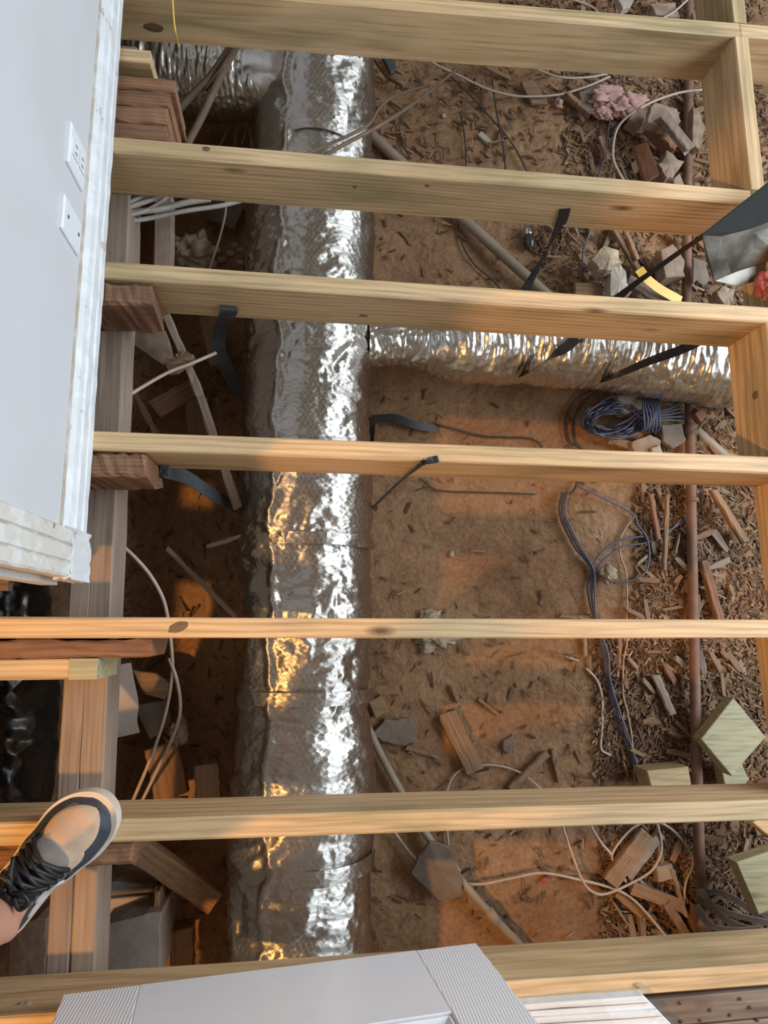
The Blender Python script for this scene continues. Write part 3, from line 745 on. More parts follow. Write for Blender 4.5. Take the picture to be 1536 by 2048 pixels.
strap('hanger_strap', [g4 + Vector((-.02, 0, -.01)), g4 + Vector((.0, -.004, .0)), un(375, 955, -.26), un(420, 985, -.34), un(475, 1018, -.42)], .038, M['strap_grey'],
      wdirs=[(0, .3, 1), (.1, .5, .9), (-.3, .9, .3), (-.4, 1, .2), (-.4, 1, 0)], label='dark grey strap from the fourth joist end to the duct side', cat='strap', group='grey hanger straps')
strap('strap_scrap', [ung(742, 838, .03), ung(790, 836, .035), ung(830, 850, .03), ung(872, 858, .02)], .022, M['strap_black'], wdir=(.2, 1, .2), label='crumpled black strap scrap on the dirt beside the duct', cat='strap')
strap('hanger_strap', [un(744, 835, -.36), un(742, 868, -.46), un(738, 930, -.50), un(735, 965, -.52)], .02, M['strap_black'], wdir=(.6, .2, .8), label='short black strap hugging the right side of main duct', cat='strap', group='black hanger straps')

# ------------------------------------------------------------------ pipes
def ptz(px, py, z): return un(px, py, z)
zp = -.517
pv = empty('iron_pipe', (.95, .4, -.56), 'rusty brown pipe running lengthwise on the right', 'pipe')
pts = [un(1378, -60, zp), un(1377, 180, zp), un(1374, 420, zp), un(1374, 590, zp), un(1379, 790, zp), un(1383, 1040, zp), un(1388, 1280, zp), un(1393, 1500, zp), un(1397, 1660, zp), un(1405, 1850, zp - .03)]
tube('pipe_body', pts, .0145, M['pipe_rust'], pv, sides=14)
for (x, y, h) in ((1380, 858, .03), (1381, 865, .016), (1384, 1000, .012)):
    c = un(x, y, zp); tube('pipe_coupling', [c + Vector((0, h / 2, 0)), c - Vector((0, h / 2, 0))], .019, M['pipe_rust'], pv, sides=14, per=2)
tube('conduit', [un(715, 246, -.557), un(1008, 512, -.557), un(1445, 910, -.557), un(1500, 962, -.557)], .0165, M['pipe_grey'], sides=14, label='pale dusty conduit crossing diagonally under the flexible duct', cat='pipe')
cp = empty('conduit', (.2, -.4, -.6), 'thin grey conduit slanting from the duct towards the white door', 'pipe')
tube('pipe_body', [ung(722, 1425, .03), ung(770, 1525, .03), ung(850, 1664, .035), ung(930, 1770, .035), ung(985, 1832, .03), ung(1050, 1900, .02)], .0105, M['pipe_grey'], cp, sides=12)
c = ung(985, 1832, .03); tube('pipe_coupling', [c + Vector((-.012, .016, 0)), c + Vector((.012, -.016, 0))], .0135, M['pipe_grey'], cp, sides=12, per=2)

# ------------------------------------------------------------------ cables
def cable(pts, r, mat, label, dz=.012, group=None, name='cable', cat='cable'):
    P = [ung(p[0], p[1], p[2] if len(p) > 2 else dz) for p in pts]
    return tube(name, P, r, M[mat], sides=7, per=7, label=label, cat=cat, group=group)
cable([(1124, 1649), (1144, 1709), (1164, 1759), (1184, 1783), (1211, 1788), (1257, 1769), (1301, 1743), (1321, 1709), (1322, 1679), (1312, 1640, .05), (1300, 1600, .05)], .0036, 'cable_white', 'white cable hanging in a deep U loop between the two nearest joists', .03)
cable([(1252, 1764), (1237, 1736), (1224, 1709), (1254, 1666), (1284, 1646), (1312, 1643), (1344, 1659), (1374, 1693), (1387, 1726), (1372, 1764), (1368, 1800)], .0036, 'cable_white', 'white cable bent in a round arch beside the rusty pipe', .025)
cable([(1165, 1600), (1181, 1649), (1201, 1683), (1224, 1710)], .0036, 'cable_white', 'short white cable running down to the knot of the arched loop', .025)
cable([(760, 1620), (787, 1661), (829, 1716), (872, 1749), (912, 1764), (962, 1768), (1024, 1756), (1084, 1746), (1157, 1759), (1231, 1779), (1274, 1806), (1329, 1869), (1350, 1895)], .0038, 'cable_white', 'long white cable sagging from the duct across the near bay', .028)
cable([(920, 1743), (900, 1703), (893, 1640), (893, 1590), (905, 1555), (930, 1537), (985, 1530), (1040, 1545), (1082, 1578)], .003, 'cable_white', 'thin white wire curving round the plank on the dirt', .015)
cable([(1172, 1336), (1194, 1361), (1204, 1397), (1204, 1457), (1202, 1497), (1221, 1511)], .004, 'cable_white', 'short loose white cable piece lying bent on the dirt', .008)
cable([(1110, 1309), (1130, 1313), (1150, 1319), (1158, 1321)], .003, 'cable_white', 'tiny white wire offcut below the edge-on joist', .008)
cable([(1269, 1031), (1242, 1074), (1241, 1111), (1251, 1141), (1254, 1184), (1254, 1237), (1254, 1284), (1247, 1324), (1246, 1387), (1254, 1421), (1262, 1464), (1266, 1504), (1270, 1560)], .0028, 'cable_tan', 'thin tan wire trailing beside the blue cables', .012)
for k in range(3):
    o = (k - 1) * 6
    cable([(1130 + o, 985), (1124 + o, 1024), (1141 + o, 1067), (1157 + o, 1097), (1184 + o * .4, 1137), (1182 + o * 1.2, 1174), (1187 + o * .6, 1224), (1197 + o * .2, 1256), (1211 + o * .9, 1307), (1217 + o * .5, 1357), (1231 + o, 1417), (1251 + o, 1474), (1271 + o * .6, 1531), (1290 + o, 1585)], .0029, 'cable_blue',
          ['left one of the three long blue cables crossing the dirt', 'middle one of the three long blue cables crossing the dirt', 'right one of the three long blue cables crossing the dirt'][k], .010 + .007 * k, 'long blue cables')
cable([(1184, 1180), (1187, 1131), (1211, 1097), (1241, 1081), (1274, 1074), (1311, 1072), (1344, 1057), (1370, 1040)], .0029, 'cable_blue', 'blue cable arching up from the bundle to the rusty pipe', .018)
cable([(1190, 1160), (1199, 1129), (1231, 1101), (1254, 1091), (1290, 1086), (1330, 1070), (1366, 1035)], .0026, 'cable_blue', 'inner blue cable arching beside the outer one', .02)
cable([(1150, 970), (1257, 1022, .02), (1277, 1051), (1294, 1077), (1299, 1111), (1291, 1144), (1264, 1161), (1227, 1166)], .0027, 'cable_blue', 'blue cable curling round past the small fluff tuft', .022)
cable([(1195, 772), (1150, 800), (1130, 842), (1135, 882), (1165, 905), (1150, 975), (1135, 990)], .0028, 'cable_black', 'dark cable looping left of the blue coil', .012)
cable([(1205, 775), (1165, 805), (1145, 850), (1152, 890), (1180, 915)], .0024, 'cable_black', 'inner dark cable looping left of the blue coil', .012)
cable([(870, 848), (905, 858), (960, 872), (1010, 875), (1055, 877), (1075, 885), (1083, 897)], .0024, 'cable_black', 'thin dark wire leading from the strap scrap', .008)
cable([(842, 957), (862, 975), (890, 983), (960, 985), (1020, 987), (1070, 989)], .0022, 'cable_black', 'thin dark wire below the fourth joist', .008)
cable([(1240, 150), (1238, 200), (1220, 245), (1211, 300), (1192, 380), (1180, 460), (1166, 510), (1160, 600)], .003, 'cable_blue', 'blue wire running down past the pink insulation', .03)
cable([(860, 122), (879, 133), (922, 153), (972, 177), (1024, 191), (1074, 193), (1124, 188), (1174, 173), (1220, 153)], .0036, 'cable_white', 'white cable sagging below the farthest joist', .03)
cable([(1070, 136), (1084, 143), (1124, 155), (1174, 155), (1215, 148)], .0034, 'cable_white', 'short white cable just under the farthest joist', .035)
cable([(1420, 176, .06), (1401, 180, .07), (1357, 186, .06), (1307, 203), (1264, 227), (1237, 253), (1227, 287), (1227, 320), (1237, 343), (1248, 362)], .0042, 'cable_white', 'thick white cable curving in a half circle by the rusty pipe', .055)
cable([(980, 125), (982, 140), (992, 217), (1005, 283), (1012, 345)], .0028, 'cable_black', 'straight dark cable below the farthest joist', .02)
cable([(899, 150), (940, 190), (979, 233), (1024, 287), (1054, 342)], .0026, 'cable_black', 'dark cable slanting to meet the straight one', .015)
cable([(920, 225), (926, 250), (931, 290), (932, 335)], .003, 'cable_black', 'short upright dark wire on the far dirt patch', .012)
cable([(815, 220), (800, 250), (803, 285), (822, 318)], .0024, 'cable_black', 'faint dark wire curving beside the conduit', .01)
cable([(915, 445), (925, 490), (950, 530), (985, 560), (1010, 590)], .0026, 'cable_black', 'dark wire lying along the conduit above the third joist', .012)
cable([(1075, 455), (1087, 480), (1080, 520), (1068, 560)], .002, 'cable_black', 'thin wire from the small bulb', .015)
cable([(1030, 0), (1120, -5), (1180, 12), (1200, 30)], .0036, 'cable_white', 'white cable piece beyond the farthest joist', .03)
cable([(1385, -10), (1350, 22), (1320, 40)], .0036, 'cable_white', 'pale cable crossing the pipe beyond the farthest joist', .08)
cable([(1265, -10), (1258, 15), (1245, 35)], .0026, 'cable_black', 'black wire beyond the farthest joist', .05)
# cables left of the duct
def cablez(pts, r, mat, label, group=None, name='cable', cat='cable', sides=7):
    return tube(name, [un(*p) for p in pts], r, M[mat], sides=sides, per=7, label=label, cat=cat, group=group)
cablez([(243, 1090, -.26), (270, 1115, -.27), (300, 1150, -.28), (325, 1195, -.3), (336, 1240, -.32), (343, 1300, -.35), (344, 1350, -.38), (330, 1430, -.42), (300, 1520, -.46), (262, 1610, -.5)], .0045, 'cable_white', 'white cable dropping in a long bow left of the duct')
cablez([(338, 1316, -.36), (352, 1355, -.38), (360, 1400, -.4), (357, 1440, -.42), (338, 1490, -.45), (300, 1570, -.49), (280, 1610, -.5)], .0045, 'cable_white', 'shorter white cable beside the long bow left of the duct')
cablez([(212, 820, -.20), (250, 795, -.23), (330, 748, -.28), (380, 728, -.30), (432, 706, -.33)], .0045, 'cable_white', 'stiff white cable crossing the lath from the wall')
for k, (pp, r) in enumerate([([(228, 436, -.16), (270, 425, -.17), (320, 418, -.18), (370, 406, -.2), (420, 398, -.22)], .0075), ([(228, 446, -.18), (290, 438, -.2), (370, 422, -.22), (440, 412, -.25), (480, 402, -.28)], .006),
        ([(230, 424, -.15), (265, 412, -.15), (300, 400, -.16), (330, 385, -.18)], .006), ([(230, 416, -.15), (260, 405, -.15), (285, 392, -.16)], .006), ([(250, 432, -.16), (290, 422, -.17), (315, 408, -.18), (340, 390, -.2)], .005)]):
    cablez(pp, r, 'cable_grey', ['thickest grey sheathed cable coming out under the wall', 'lowest and longest grey cable coming out under the wall', 'grey cable bending up under the second joist', 'topmost short grey cable at the wall', 'thin grey cable crossing the sheathed bundle'][k], 'grey cable bundle at the wall')
cablez([(452, 400, -.3), (450, 430, -.33), (438, 480, -.38), (420, 535, -.42), (415, 560, -.44)], .003, 'cable_white', 'thin white cable hanging below the second joist')
for k, (pp, r) in enumerate([([(470, 80, -.2), (452, 110, -.22), (420, 155, -.24), (385, 190, -.26), (352, 225, -.28)], .010), ([(478, 80, -.2), (455, 125, -.22), (428, 180, -.24), (400, 240, -.26), (372, 292, -.28)], .010), ([(466, 95, -.21), (445, 135, -.22), (410, 180, -.25)], .006)]):
    cablez(pp, r, 'twig', ['thick brown cable slanting to the old boards over foil', 'thick brown cable running beside it down to the second joist', 'thin brown cable between the two thick ones over foil'][k], 'brown cables over the far foil duct')
for k, (a_, b_) in enumerate([((476, 232), (470, 292)), ((497, 238), (484, 290)), ((492, 232), (507, 295)), ((502, 236), (503, 296)), ((468, 232), (440, 292))]):
    tube('thin_lath', [un(*a_, -.5), un(*b_, -.52)], .003, M['cable_white'], per=3, sides=5, label='thin pale strip hanging below the far foil branch', cat='strip', group='thin pale strips')
cablez([(344, -20, .02), (348, 40, .0), (352, 70, -.02), (357, 98, -.10)], .0018, 'yellow', 'thin yellow string over the farthest joist', name='string', cat='string')
cablez([(610, 310, -.18), (650, 292, -.2), (700, 270, -.2), (738, 248, -.22), (760, 215, -.3), (790, 192, -.36), (860, 170, -.42)], .004, 'twig', 'brown twig bending across the far duct', name='twig', cat='twig')
cablez([(650, 312, -.18), (690, 288, -.2), (740, 262, -.22), (790, 232, -.28), (850, 190, -.36), (930, 125, -.44)], .005, 'twig', 'straight dark twig crossing the far duct', name='twig', cat='twig')
# blue coil
coil = empty('cable_coil', tuple(ung(1255, 835, 0)), 'tied coil of slate blue cable below the flexible duct', 'cable coil')
r_ = random.Random(4)
tie = ung(1290, 832, .05)
for k in range(15):
    cxp, cyp = 1238 + r_.uniform(-12, 10), 838 + r_.uniform(-8, 8); a_, b_ = r_.uniform(48, 66), r_.uniform(14, 42); ro = r_.uniform(-.35, .05)
    P = []
    for j in range(15):
        t = j / 14 * 2 * math.pi + .3
        ex, ey = a_ * math.cos(t), b_ * math.sin(t)
        pin = max(0, math.cos(t)) ** 2
        ey *= (1 - .6 * pin)
        P.append(ung(cxp + ex * math.cos(ro) - ey * math.sin(ro), cyp + ex * math.sin(ro) + ey * math.cos(ro), .02 + .05 * r_.random() * (1 - pin) + .035 * pin))
    tube('coil_loop', P, .0029, M['cable_blue'], coil, sides=6, per=5)
for k in range(7):
    P = []
    for j in range(11):
        t = j / 10 * 2 * math.pi
        P.append(tie + Vector((.008 * k - .022 + .004 * math.sin(t * 3 + k), .05 * math.cos(t), .028 * math.sin(t) + .01)))
    tube('tie_wrap', P, .003, M['cable_blue'], coil, sides=6, per=4)
for k in range(5):
    tube('tail', [ung(1300, 828 + k * 4, .05), ung(1330, 820 + k * 5, .05), ung(1366, 806 + k * 9, .03)], .0029, M['cable_blue'], coil, sides=6, per=5)
cable([(1300, 850), (1315, 875), (1325, 890), (1332, 915)], .0029, 'cable_blue', 'single blue cable end dropping below the coil', .03)

# ------------------------------------------------------------------ boards, scraps and rubble
def stick(p0, p1, wpx, thick, mat, label, dz=.012, name='wood_scrap', cat='wood scrap', group=None, rough=.0015, ragged=.006, z=None, taper=0):
    a_ = un(*p0, z) if z is not None else ung(*p0, dz); b_ = un(*p1, z) if z is not None else ung(*p1, dz)
    zz = a_.z; w = wpx * (CAM_H - zz) / F_PX
    return board(name, a_, b_, w, thick, M[mat], n=8, rough=rough, ch=.003, ragged=ragged, taper=taper, label=label, cat=cat, group=group)
def piece(px, thick, mat, label, name, cat, dz=.02, jag=.002, sub=3, z=None, bulge=0, group=None, seed=1, zs=None, inset=0):
    P = []
    for i, p in enumerate(px):
        e = zs[i] if zs else 0
        P.append(un(*p, z + e) if z is not None else ung(*p, dz + e))
    return slab(name, P, thick, M[mat], jag=jag, sub=sub, bulge=bulge, seed=seed, inset=inset, label=label, cat=cat, group=group)

stick((893, 1425), (948, 1540), 36, .03, 'lath', 'broad split plank lying in the orange light patch', .016)
stick((885, 1440), (915, 1505), 10, .016, 'lath', 'thin strip split off along the broad plank', .01)
stick((903, 1370), (916, 1404), 11, .014, 'lath', 'small wood chip above the broad plank', .008)
stick((958, 1400), (995, 1428), 7, .01, 'lath', 'slim splinter right of the broad plank', .006)
piece([(738, 1405), (763, 1391), (777, 1424), (752, 1437)], .03, 'lath', 'small square wood offcut beside the duct', 'wood_offcut', 'wood scrap', .03)
piece([(745, 1468), (772, 1440), (815, 1434), (835, 1455), (832, 1486), (800, 1494), (765, 1484)], .025, 'stone', 'flat grey stone beside the thin conduit', 'stone', 'stone', .02, jag=.004)
piece([(1008, 1482), (1026, 1470), (1030, 1490), (1018, 1508), (1005, 1500)], .012, 'stone', 'thin grey slate flake on the orange-lit dirt', 'stone', 'stone', .01)
stick((812, 1494), (876, 1513), 10, .012, 'lath', 'flat wood sliver below the grey stone', .008)
stick((1018, 1578), (1092, 1508), 15, .02, 'lath', 'dark slanting stick just above the sneaker joist', .012)
stick((1105, 1500), (1118, 1560), 9, .01, 'lath', 'narrow upright splinter on the dirt by the white wire', .008)
piece([(822, 1747), (838, 1712), (858, 1682), (902, 1694), (926, 1760), (922, 1795), (878, 1802)], .012, 'felt', 'curled grey felt scrap under the thin conduit', 'felt_scrap', 'felt', .05, zs=[.0, .03, .06, .05, .01, 0, -.01])
stick((1292, 1668), (1218, 1765), 34, .02, 'lath', 'wide broken board under the arched white cable', .03)
stick((1318, 1668), (1255, 1752), 20, .016, 'old_grey', 'narrower grey board beside the wide broken board', .022)
stick((1262, 1775), (1368, 1812), 24, .02, 'lath', 'brown board lying across below the deep cable loop', .025)
stick((1232, 1785), (1285, 1830), 16, .015, 'lath', 'short brown stick left of the crossing board', .015)
piece([(1312, 1735), (1345, 1728), (1350, 1758), (1318, 1765)], .02, 'plaster', 'square dusty plaster piece inside the arched cable', 'plaster_chunk', 'plaster', .03)
stick((1330, 1805), (1375, 1870), 16, .018, 'lath', 'short stick leaning to the foot of the rusty pipe', .03)
stick((1345, 1740), (1370, 1830), 8, .012, 'old_grey', 'thin grey strip along the rusty pipe', .03)
piece([(1394, 1850), (1402, 1818), (1425, 1842), (1422, 1868), (1398, 1872)], .05, 'brick', 'orange-brown wood chunk at the foot of the rusty pipe', 'wood_chunk', 'wood scrap', .06)
# sawn offcuts
piece([(1293, 1541), (1376, 1533), (1383, 1577), (1304, 1582)], .07, 'pine', 'tan pine offcut standing against the rusty pipe', 'pine_offcut', 'wood offcut', .10, jag=0, sub=1, group='pine offcuts')
piece([(1401, 1478), (1466, 1395), (1531, 1474), (1463, 1552)], .038, 'pine_green', 'square greenish pine offcut lying tilted at the right', 'pine_offcut', 'wood offcut', .10, jag=0, sub=1, zs=[.01, .0, .02, .035], group='pine offcuts', seed=2)
piece([(1472, 1724), (1560, 1695), (1585, 1800), (1517, 1830)], .038, 'pine_green', 'greenish pine offcut at the right edge between nearest joists', 'pine_offcut', 'wood offcut', .16, jag=0, sub=1, zs=[.0, .0, .02, .02], group='pine offcuts', seed=3)
piece([(1505, 1645), (1545, 1612), (1590, 1660), (1548, 1682)], .038, 'pine', 'corner of a pale pine offcut at right edge below sneaker joist', 'pine_offcut', 'wood offcut', .14, jag=0, sub=1, group='pine offcuts', seed=4)
piece([(1440, 1528), (1482, 1525), (1498, 1560), (1468, 1590), (1450, 1575)], .035, 'pine_green', 'small greenish offcut half hidden by the sneaker joist', 'pine_offcut', 'wood offcut', .06, jag=0, sub=1, group='pine offcuts', seed=5)
# crumpled grey cloth strips at lower right
for k, pp in enumerate([[(1395, 1790), (1440, 1785), (1490, 1812), (1545, 1850)], [(1400, 1800), (1440, 1820), (1490, 1835), (1540, 1846)], [(1405, 1785), (1420, 1762), (1430, 1755)], [(1398, 1778), (1440, 1830), (1480, 1852), (1530, 1862)], [(1392, 1810), (1420, 1850), (1470, 1860), (1520, 1856)]]):
    strap('cloth_strip', [ung(x, y, .05 + .01 * k) for x, y in pp], .018, M['felt'], wdir=(.3, 1, .6), thick=.003,
          label=['upper grey cloth strip at the lower right', 'second grey cloth strip fanning right', 'short upright grey cloth end by the pipe', 'long twisted grey cloth strip', 'lowest grey cloth strip on the debris'][k], cat='cloth', group='grey cloth strips')
# upper right rubble
piece([(1300, 214), (1312, 205), (1352, 217), (1362, 240), (1345, 262), (1322, 252), (1296, 243)], .03, 'plaster', 'pale broken masonry block left of the rusty pipe', 'masonry_block', 'masonry', .12, jag=.004, seed=6)
stick((1326, 232), (1378, 300), 26, .02, 'old_grey', 'grey board resting on the pale masonry block', .14)
stick((1300, 252), (1346, 302), 26, .045, 'old', 'dark red-brown timber below the grey board', .06)
piece([(1268, 293), (1294, 283), (1319, 348), (1291, 366), (1280, 330)], .012, 'brick', 'brown tile standing tilted on the rubble', 'tile', 'tile', .08, jag=.001, zs=[0, .03, .03, 0, 0], seed=7)
piece([(1313, 335), (1331, 302), (1366, 330), (1342, 362), (1324, 356)], .05, 'plaster', 'rough brown rock between tile and rusty pipe', 'rock', 'stone', .07, jag=.005, bulge=.012, seed=8)
piece([(1386, 212), (1398, 222), (1408, 250), (1405, 285), (1396, 296), (1385, 288)], .03, 'plaster', 'white plaster slab right of the rusty pipe', 'plaster_chunk', 'plaster', .10, jag=.003, seed=9)
piece([(1257, 238), (1280, 214), (1294, 222), (1281, 253)], .04, 'plaster', 'small square masonry lump inside the thick cable curve', 'masonry_block', 'masonry', .06, jag=.003, seed=10)
piece([(1345, 360), (1360, 345), (1368, 370), (1352, 385)], .03, 'plaster', 'small rubble lump touching the pipe above second joist', 'masonry_block', 'masonry', .05, seed=11)
piece([(1158, 185), (1196, 170), (1204, 210), (1180, 230), (1165, 215)], .03, 'stone', 'dark brown stone left of the pink insulation', 'stone', 'stone', .04, seed=12)
piece([(1042, 163), (1068, 158), (1098, 210), (1062, 207)], .008, 'lath', 'flat brown panel scrap beside dirt patch', 'panel_scrap', 'wood scrap', .02, seed=13)
stick((1135, 190), (1168, 220), 14, .02, 'lath', 'brown stick beside the dark stone', .03)
stick((1200, 275), (1215, 320), 12, .012, 'lath', 'narrow lath left of the thick cable curve', .03)
for k, (x, y, s) in enumerate([(1212, 198, .05), (1238, 215, .045), (1262, 207, .045), (1205, 228, .03)]):
    lump('insulation_tuft', ung(x, y, .035), (s, s * .7, s * .5), M['pink'], seed=k + 3, amp=.7, label=['largest tuft of pink insulation under the farthest joist', 'middle tuft of pink insulation', 'right tuft of pink insulation with ridges', 'small low tuft of pink insulation'][k], cat='insulation', group='pink insulation tufts')
lump('insulation_tuft', ung(1118, 207, .015), (.012, .018, .012), M['pink'], seed=9, amp=.6, label='tiny separate pink insulation crumb on the dirt', cat='insulation')
piece([(752, 122), (770, 112), (792, 150), (818, 158), (806, 172), (772, 150)], .012, 'lath', 'curled tan bark scrap under the farthest joist', 'bark_scrap', 'wood scrap', .05, zs=[.0, .02, 0, 0, 0, .0], seed=14)
piece([(765, 116), (788, 118), (793, 138), (782, 148)], .01, 'strap_grey', 'dark blue scrap lying on the tan bark', 'plastic_scrap', 'scrap', .068, seed=15)
# middle right bay
piece([(1180, 522), (1205, 494), (1232, 506), (1240, 530), (1218, 548), (1196, 545)], .03, 'fluff', 'cream crumpled paper lump below the second joist', 'paper_lump', 'paper', .10, jag=.004, bulge=.02, seed=16)
piece([(1218, 540), (1236, 522), (1252, 558), (1258, 590), (1236, 604), (1216, 596)], .03, 'paper', 'white torn paper hanging toward the third joist', 'paper_lump', 'paper', .09, jag=.004, bulge=.012, seed=17)
yb = [ung(1278, 538, .09), ung(1292, 556, .09), ung(1315, 575, .085), ung(1340, 590, .08), ung(1362, 602, .07)]
strap('yellow_band', yb, .028, M['yellow'], wdir=(.3, .9, .2), label='yellow plastic band among the rubble above the third joist', cat='band')
stick((1258, 560), (1335, 610), 24, .015, 'old_grey', 'dark curved board below the yellow band', .05)
stick((1225, 455), (1290, 560), 16, .014, 'lath', 'brown slanting lath left of the yellow band', .04)
stick((1250, 460), (1275, 520), 12, .012, 'lath', 'short brown lath beside the slanting one', .05)
piece([(1322, 500), (1346, 488), (1368, 520), (1368, 552), (1332, 556)], .05, 'plaster', 'pale plaster block against the rusty pipe behind strap', 'plaster_chunk', 'plaster', .09, jag=.003, seed=18)
piece([(1385, 516), (1412, 522), (1420, 560), (1406, 574), (1392, 562), (1385, 565)], .006, 'stone', 'dark grey ragged sheet right of the rusty pipe', 'felt_scrap', 'felt', .10, jag=.003, seed=19)
piece([(1428, 585), (1444, 572), (1466, 578), (1468, 612), (1448, 612)], .04, 'plaster', 'pinkish masonry lump below the sheet metal box', 'masonry_block', 'masonry', .12, jag=.004, bulge=.006, seed=20)
piece([(1150, 565), (1205, 565), (1205, 605), (1150, 605)], .02, 'lath', 'square brown panel piece under the blue wire', 'panel_scrap', 'wood scrap', .05, seed=21)
lp = empty('light_bulb', tuple(ung(1058, 490, 0)), 'small dark glass bulb with metal base on the dirt', 'light bulb')
tube('glass_bulb', [ung(1059, 502, .02), ung(1059, 492, .02), ung(1058, 480, .02), ung(1057, 470, .02)], lambda t: .019 * math.sin(.25 + t * 2.2), M['glass_dark'], lp, sides=12)
tube('bulb_base', [ung(1057, 472, .02), ung(1055, 456, .022)], .013, M['chrome'], lp, sides=12, per=3)
piece([(1232, 790), (1250, 776), (1282, 790), (1284, 822), (1255, 830), (1235, 815)], .04, 'paper', 'pale stone behind the blue coil', 'stone', 'stone', .05, jag=.003, bulge=.01, seed=22)
piece([(1262, 885), (1300, 868), (1322, 880), (1318, 905), (1270, 908)], .03, 'plaster', 'pale rubble block just above the fourth joist', 'masonry_block', 'masonry', .05, seed=23)
piece([(1322, 850), (1362, 848), (1372, 880), (1345, 898), (1325, 882)], .04, 'stone', 'dark stone under the conduit near fourth joist', 'stone', 'stone', .05, seed=24)
piece([(1390, 828), (1405, 815), (1414, 830), (1402, 844)], .02, 'brick', 'bright orange brick chip right of the rusty pipe', 'brick_chip', 'brick', .06, seed=25)
piece([(1302, 895), (1318, 890), (1325, 906), (1305, 908)], .006, 'paper', 'white paper bit at the fourth joist', 'paper_scrap', 'paper', .06, seed=26)
stick((1215, 880), (1262, 892), 18, .02, 'lath', 'brown wood piece below the blue coil', .03)
stick((1425, 980), (1490, 1085), 17, .02, 'lath', 'tan stick slanting below the fourth joist at right', .05)
stick((1405, 1120), (1440, 1245), 18, .02, 'old', 'dark old strip right of the rusty pipe above edge-on joist', .03)
stick((1300, 985), (1318, 1080), 11, .014, 'old', 'dark upright strip by the blue loops', .03)
stick((1335, 990), (1328, 1140), 9, .012, 'lath', 'long thin lath left of the rusty pipe', .03)
stick((1310, 1350), (1345, 1430), 16, .014, 'old_grey', 'grey strip lying slanted below the edge-on joist', .02)
stick((1120, 1232), (1185, 1236), 8, .012, 'lath', 'flat strip just above the edge-on joist', .008)
stick((1168, 1255), (1170, 1310), 10, .01, 'lath', 'upright short strip crossing under the edge-on joist', .006)
stick((1240, 1270), (1238, 1340), 8, .01, 'lath', 'upright thin strip left of the tan wire', .006)
lump('fluff_tuft', ung(875, 1278, .015), (.045, .03, .02), M['fluff'], seed=31, amp=.8, label='cream fluff clump under the edge-on joist', cat='fluff', group='fluff tufts')
lump('fluff_tuft', ung(858, 1232, .012), (.025, .016, .012), M['fluff'], seed=32, amp=.8, label='small fluff clump just above the edge-on joist', cat='fluff', group='fluff tufts')
lump('fluff_tuft', ung(1216, 1147, .025), (.018, .024, .015), M['fluff'], seed=33, amp=.8, label='fluff tuft caught in the blue cable loop', cat='fluff', group='fluff tufts')
lump('pebble', ung(903, 1108, .006), (.008, .010, .007), M['paper'], seed=34, label='single white pebble on the open dirt', cat='pebble')
lump('pebble', ung(887, 232, .006), (.008, .008, .007), M['paper'], seed=35, label='tiny white pebble on the far dirt patch', cat='pebble')
piece([(955, 270), (963, 262), (986, 285), (980, 293)], .008, 'paper', 'pale splinter on the far dirt patch', 'wood_chip', 'wood scrap', .012, seed=36)
piece([(1083, 1756), (1096, 1754), (1098, 1762), (1085, 1764)], .01, 'red', 'small red chip below the long white cable', 'red_chip', 'scrap', .012, seed=37)
# beyond the farthest joist
piece([(1232, -10), (1270, -5), (1262, 14), (1245, 18)], .02, 'paper', 'white rubble piece beyond the farthest joist', 'plaster_chunk', 'plaster', .08, seed=38)
piece([(1300, 8), (1350, 5), (1360, 35), (1312, 30)], .03, 'plaster', 'brown rubble piece beyond the farthest joist', 'masonry_block', 'masonry', .07, seed=39)
piece([(1385, 26), (1402, 26), (1405, 42), (1388, 42)], .03, 'concrete', 'grey block end right of pipe beyond farthest joist', 'concrete_block', 'concrete', .1, seed=40)

# left of the duct
stick((268, 1690), (432, 1800), 42, .045, 'lath', 'thick brown timber leaning left of the duct below sneaker joist', z=-.42, ragged=.003)
bl = empty('concrete_pier', tuple(un(262, 1870, -.66)), 'grey concrete pier beside the sill beam below the sneaker', 'concrete')
slab('pier_body', [un(205, 1850, -.34), un(322, 1822, -.34), un(318, 1955, -.34), un(200, 1975, -.34)], .30, M['concrete'], bl, jag=.003, sub=4, seed=41)
slab('pier_ledge', [un(205, 1762, -.45), un(322, 1768, -.45), un(322, 1835, -.45), un(205, 1850, -.45)], .20, M['concrete'], bl, jag=.003, sub=4, seed=42)
piece([(205, 1800), (300, 1790), (308, 1835), (204, 1850)], .006, 'paper', 'white board scrap on the ledge of the concrete pier', 'board_scrap', 'scrap', z=-.435, seed=43)
stick((322, 1765), (318, 1945), 10, .10, 'lath', 'upright thin brown board along the concrete pier', z=-.42)
stick((366, 1850), (366, 1945), 38, .05, 'lath', 'short brown timber end near the duct by the nearest joist', z=-.5)
stick((415, 1530), (418, 1600), 44, .05, 'old_grey', 'short dusty timber end above the sneaker joist', z=-.5)
piece([(18, 1850), (94, 1835), (92, 1960), (14, 1970)], .25, 'plaster', 'yellow-lit concrete block at the left edge', 'concrete_block', 'concrete', z=-.36, jag=.004, sub=4, seed=44)
strap('paper_sheet', [un(236, 1330, -.30), un(244, 1370, -.34), un(252, 1410, -.38), un(250, 1445, -.42), un(256, 1470, -.45)], .055, M['paper'], wdir=(1, .1, -.2), label='pale curled paper sheet hanging by the sill beam', cat='paper')
piece([(265, 1340), (310, 1345), (340, 1370), (330, 1400), (290, 1390)], .02, 'lath', 'dark bent cardboard piece left of white cables', 'cardboard', 'cardboard', z=-.5, seed=45)
piece([(270, 1410), (330, 1400), (345, 1450), (300, 1480)], .02, 'stone', 'dark flat slab left of the white cables', 'stone', 'stone', z=-.52, seed=46)
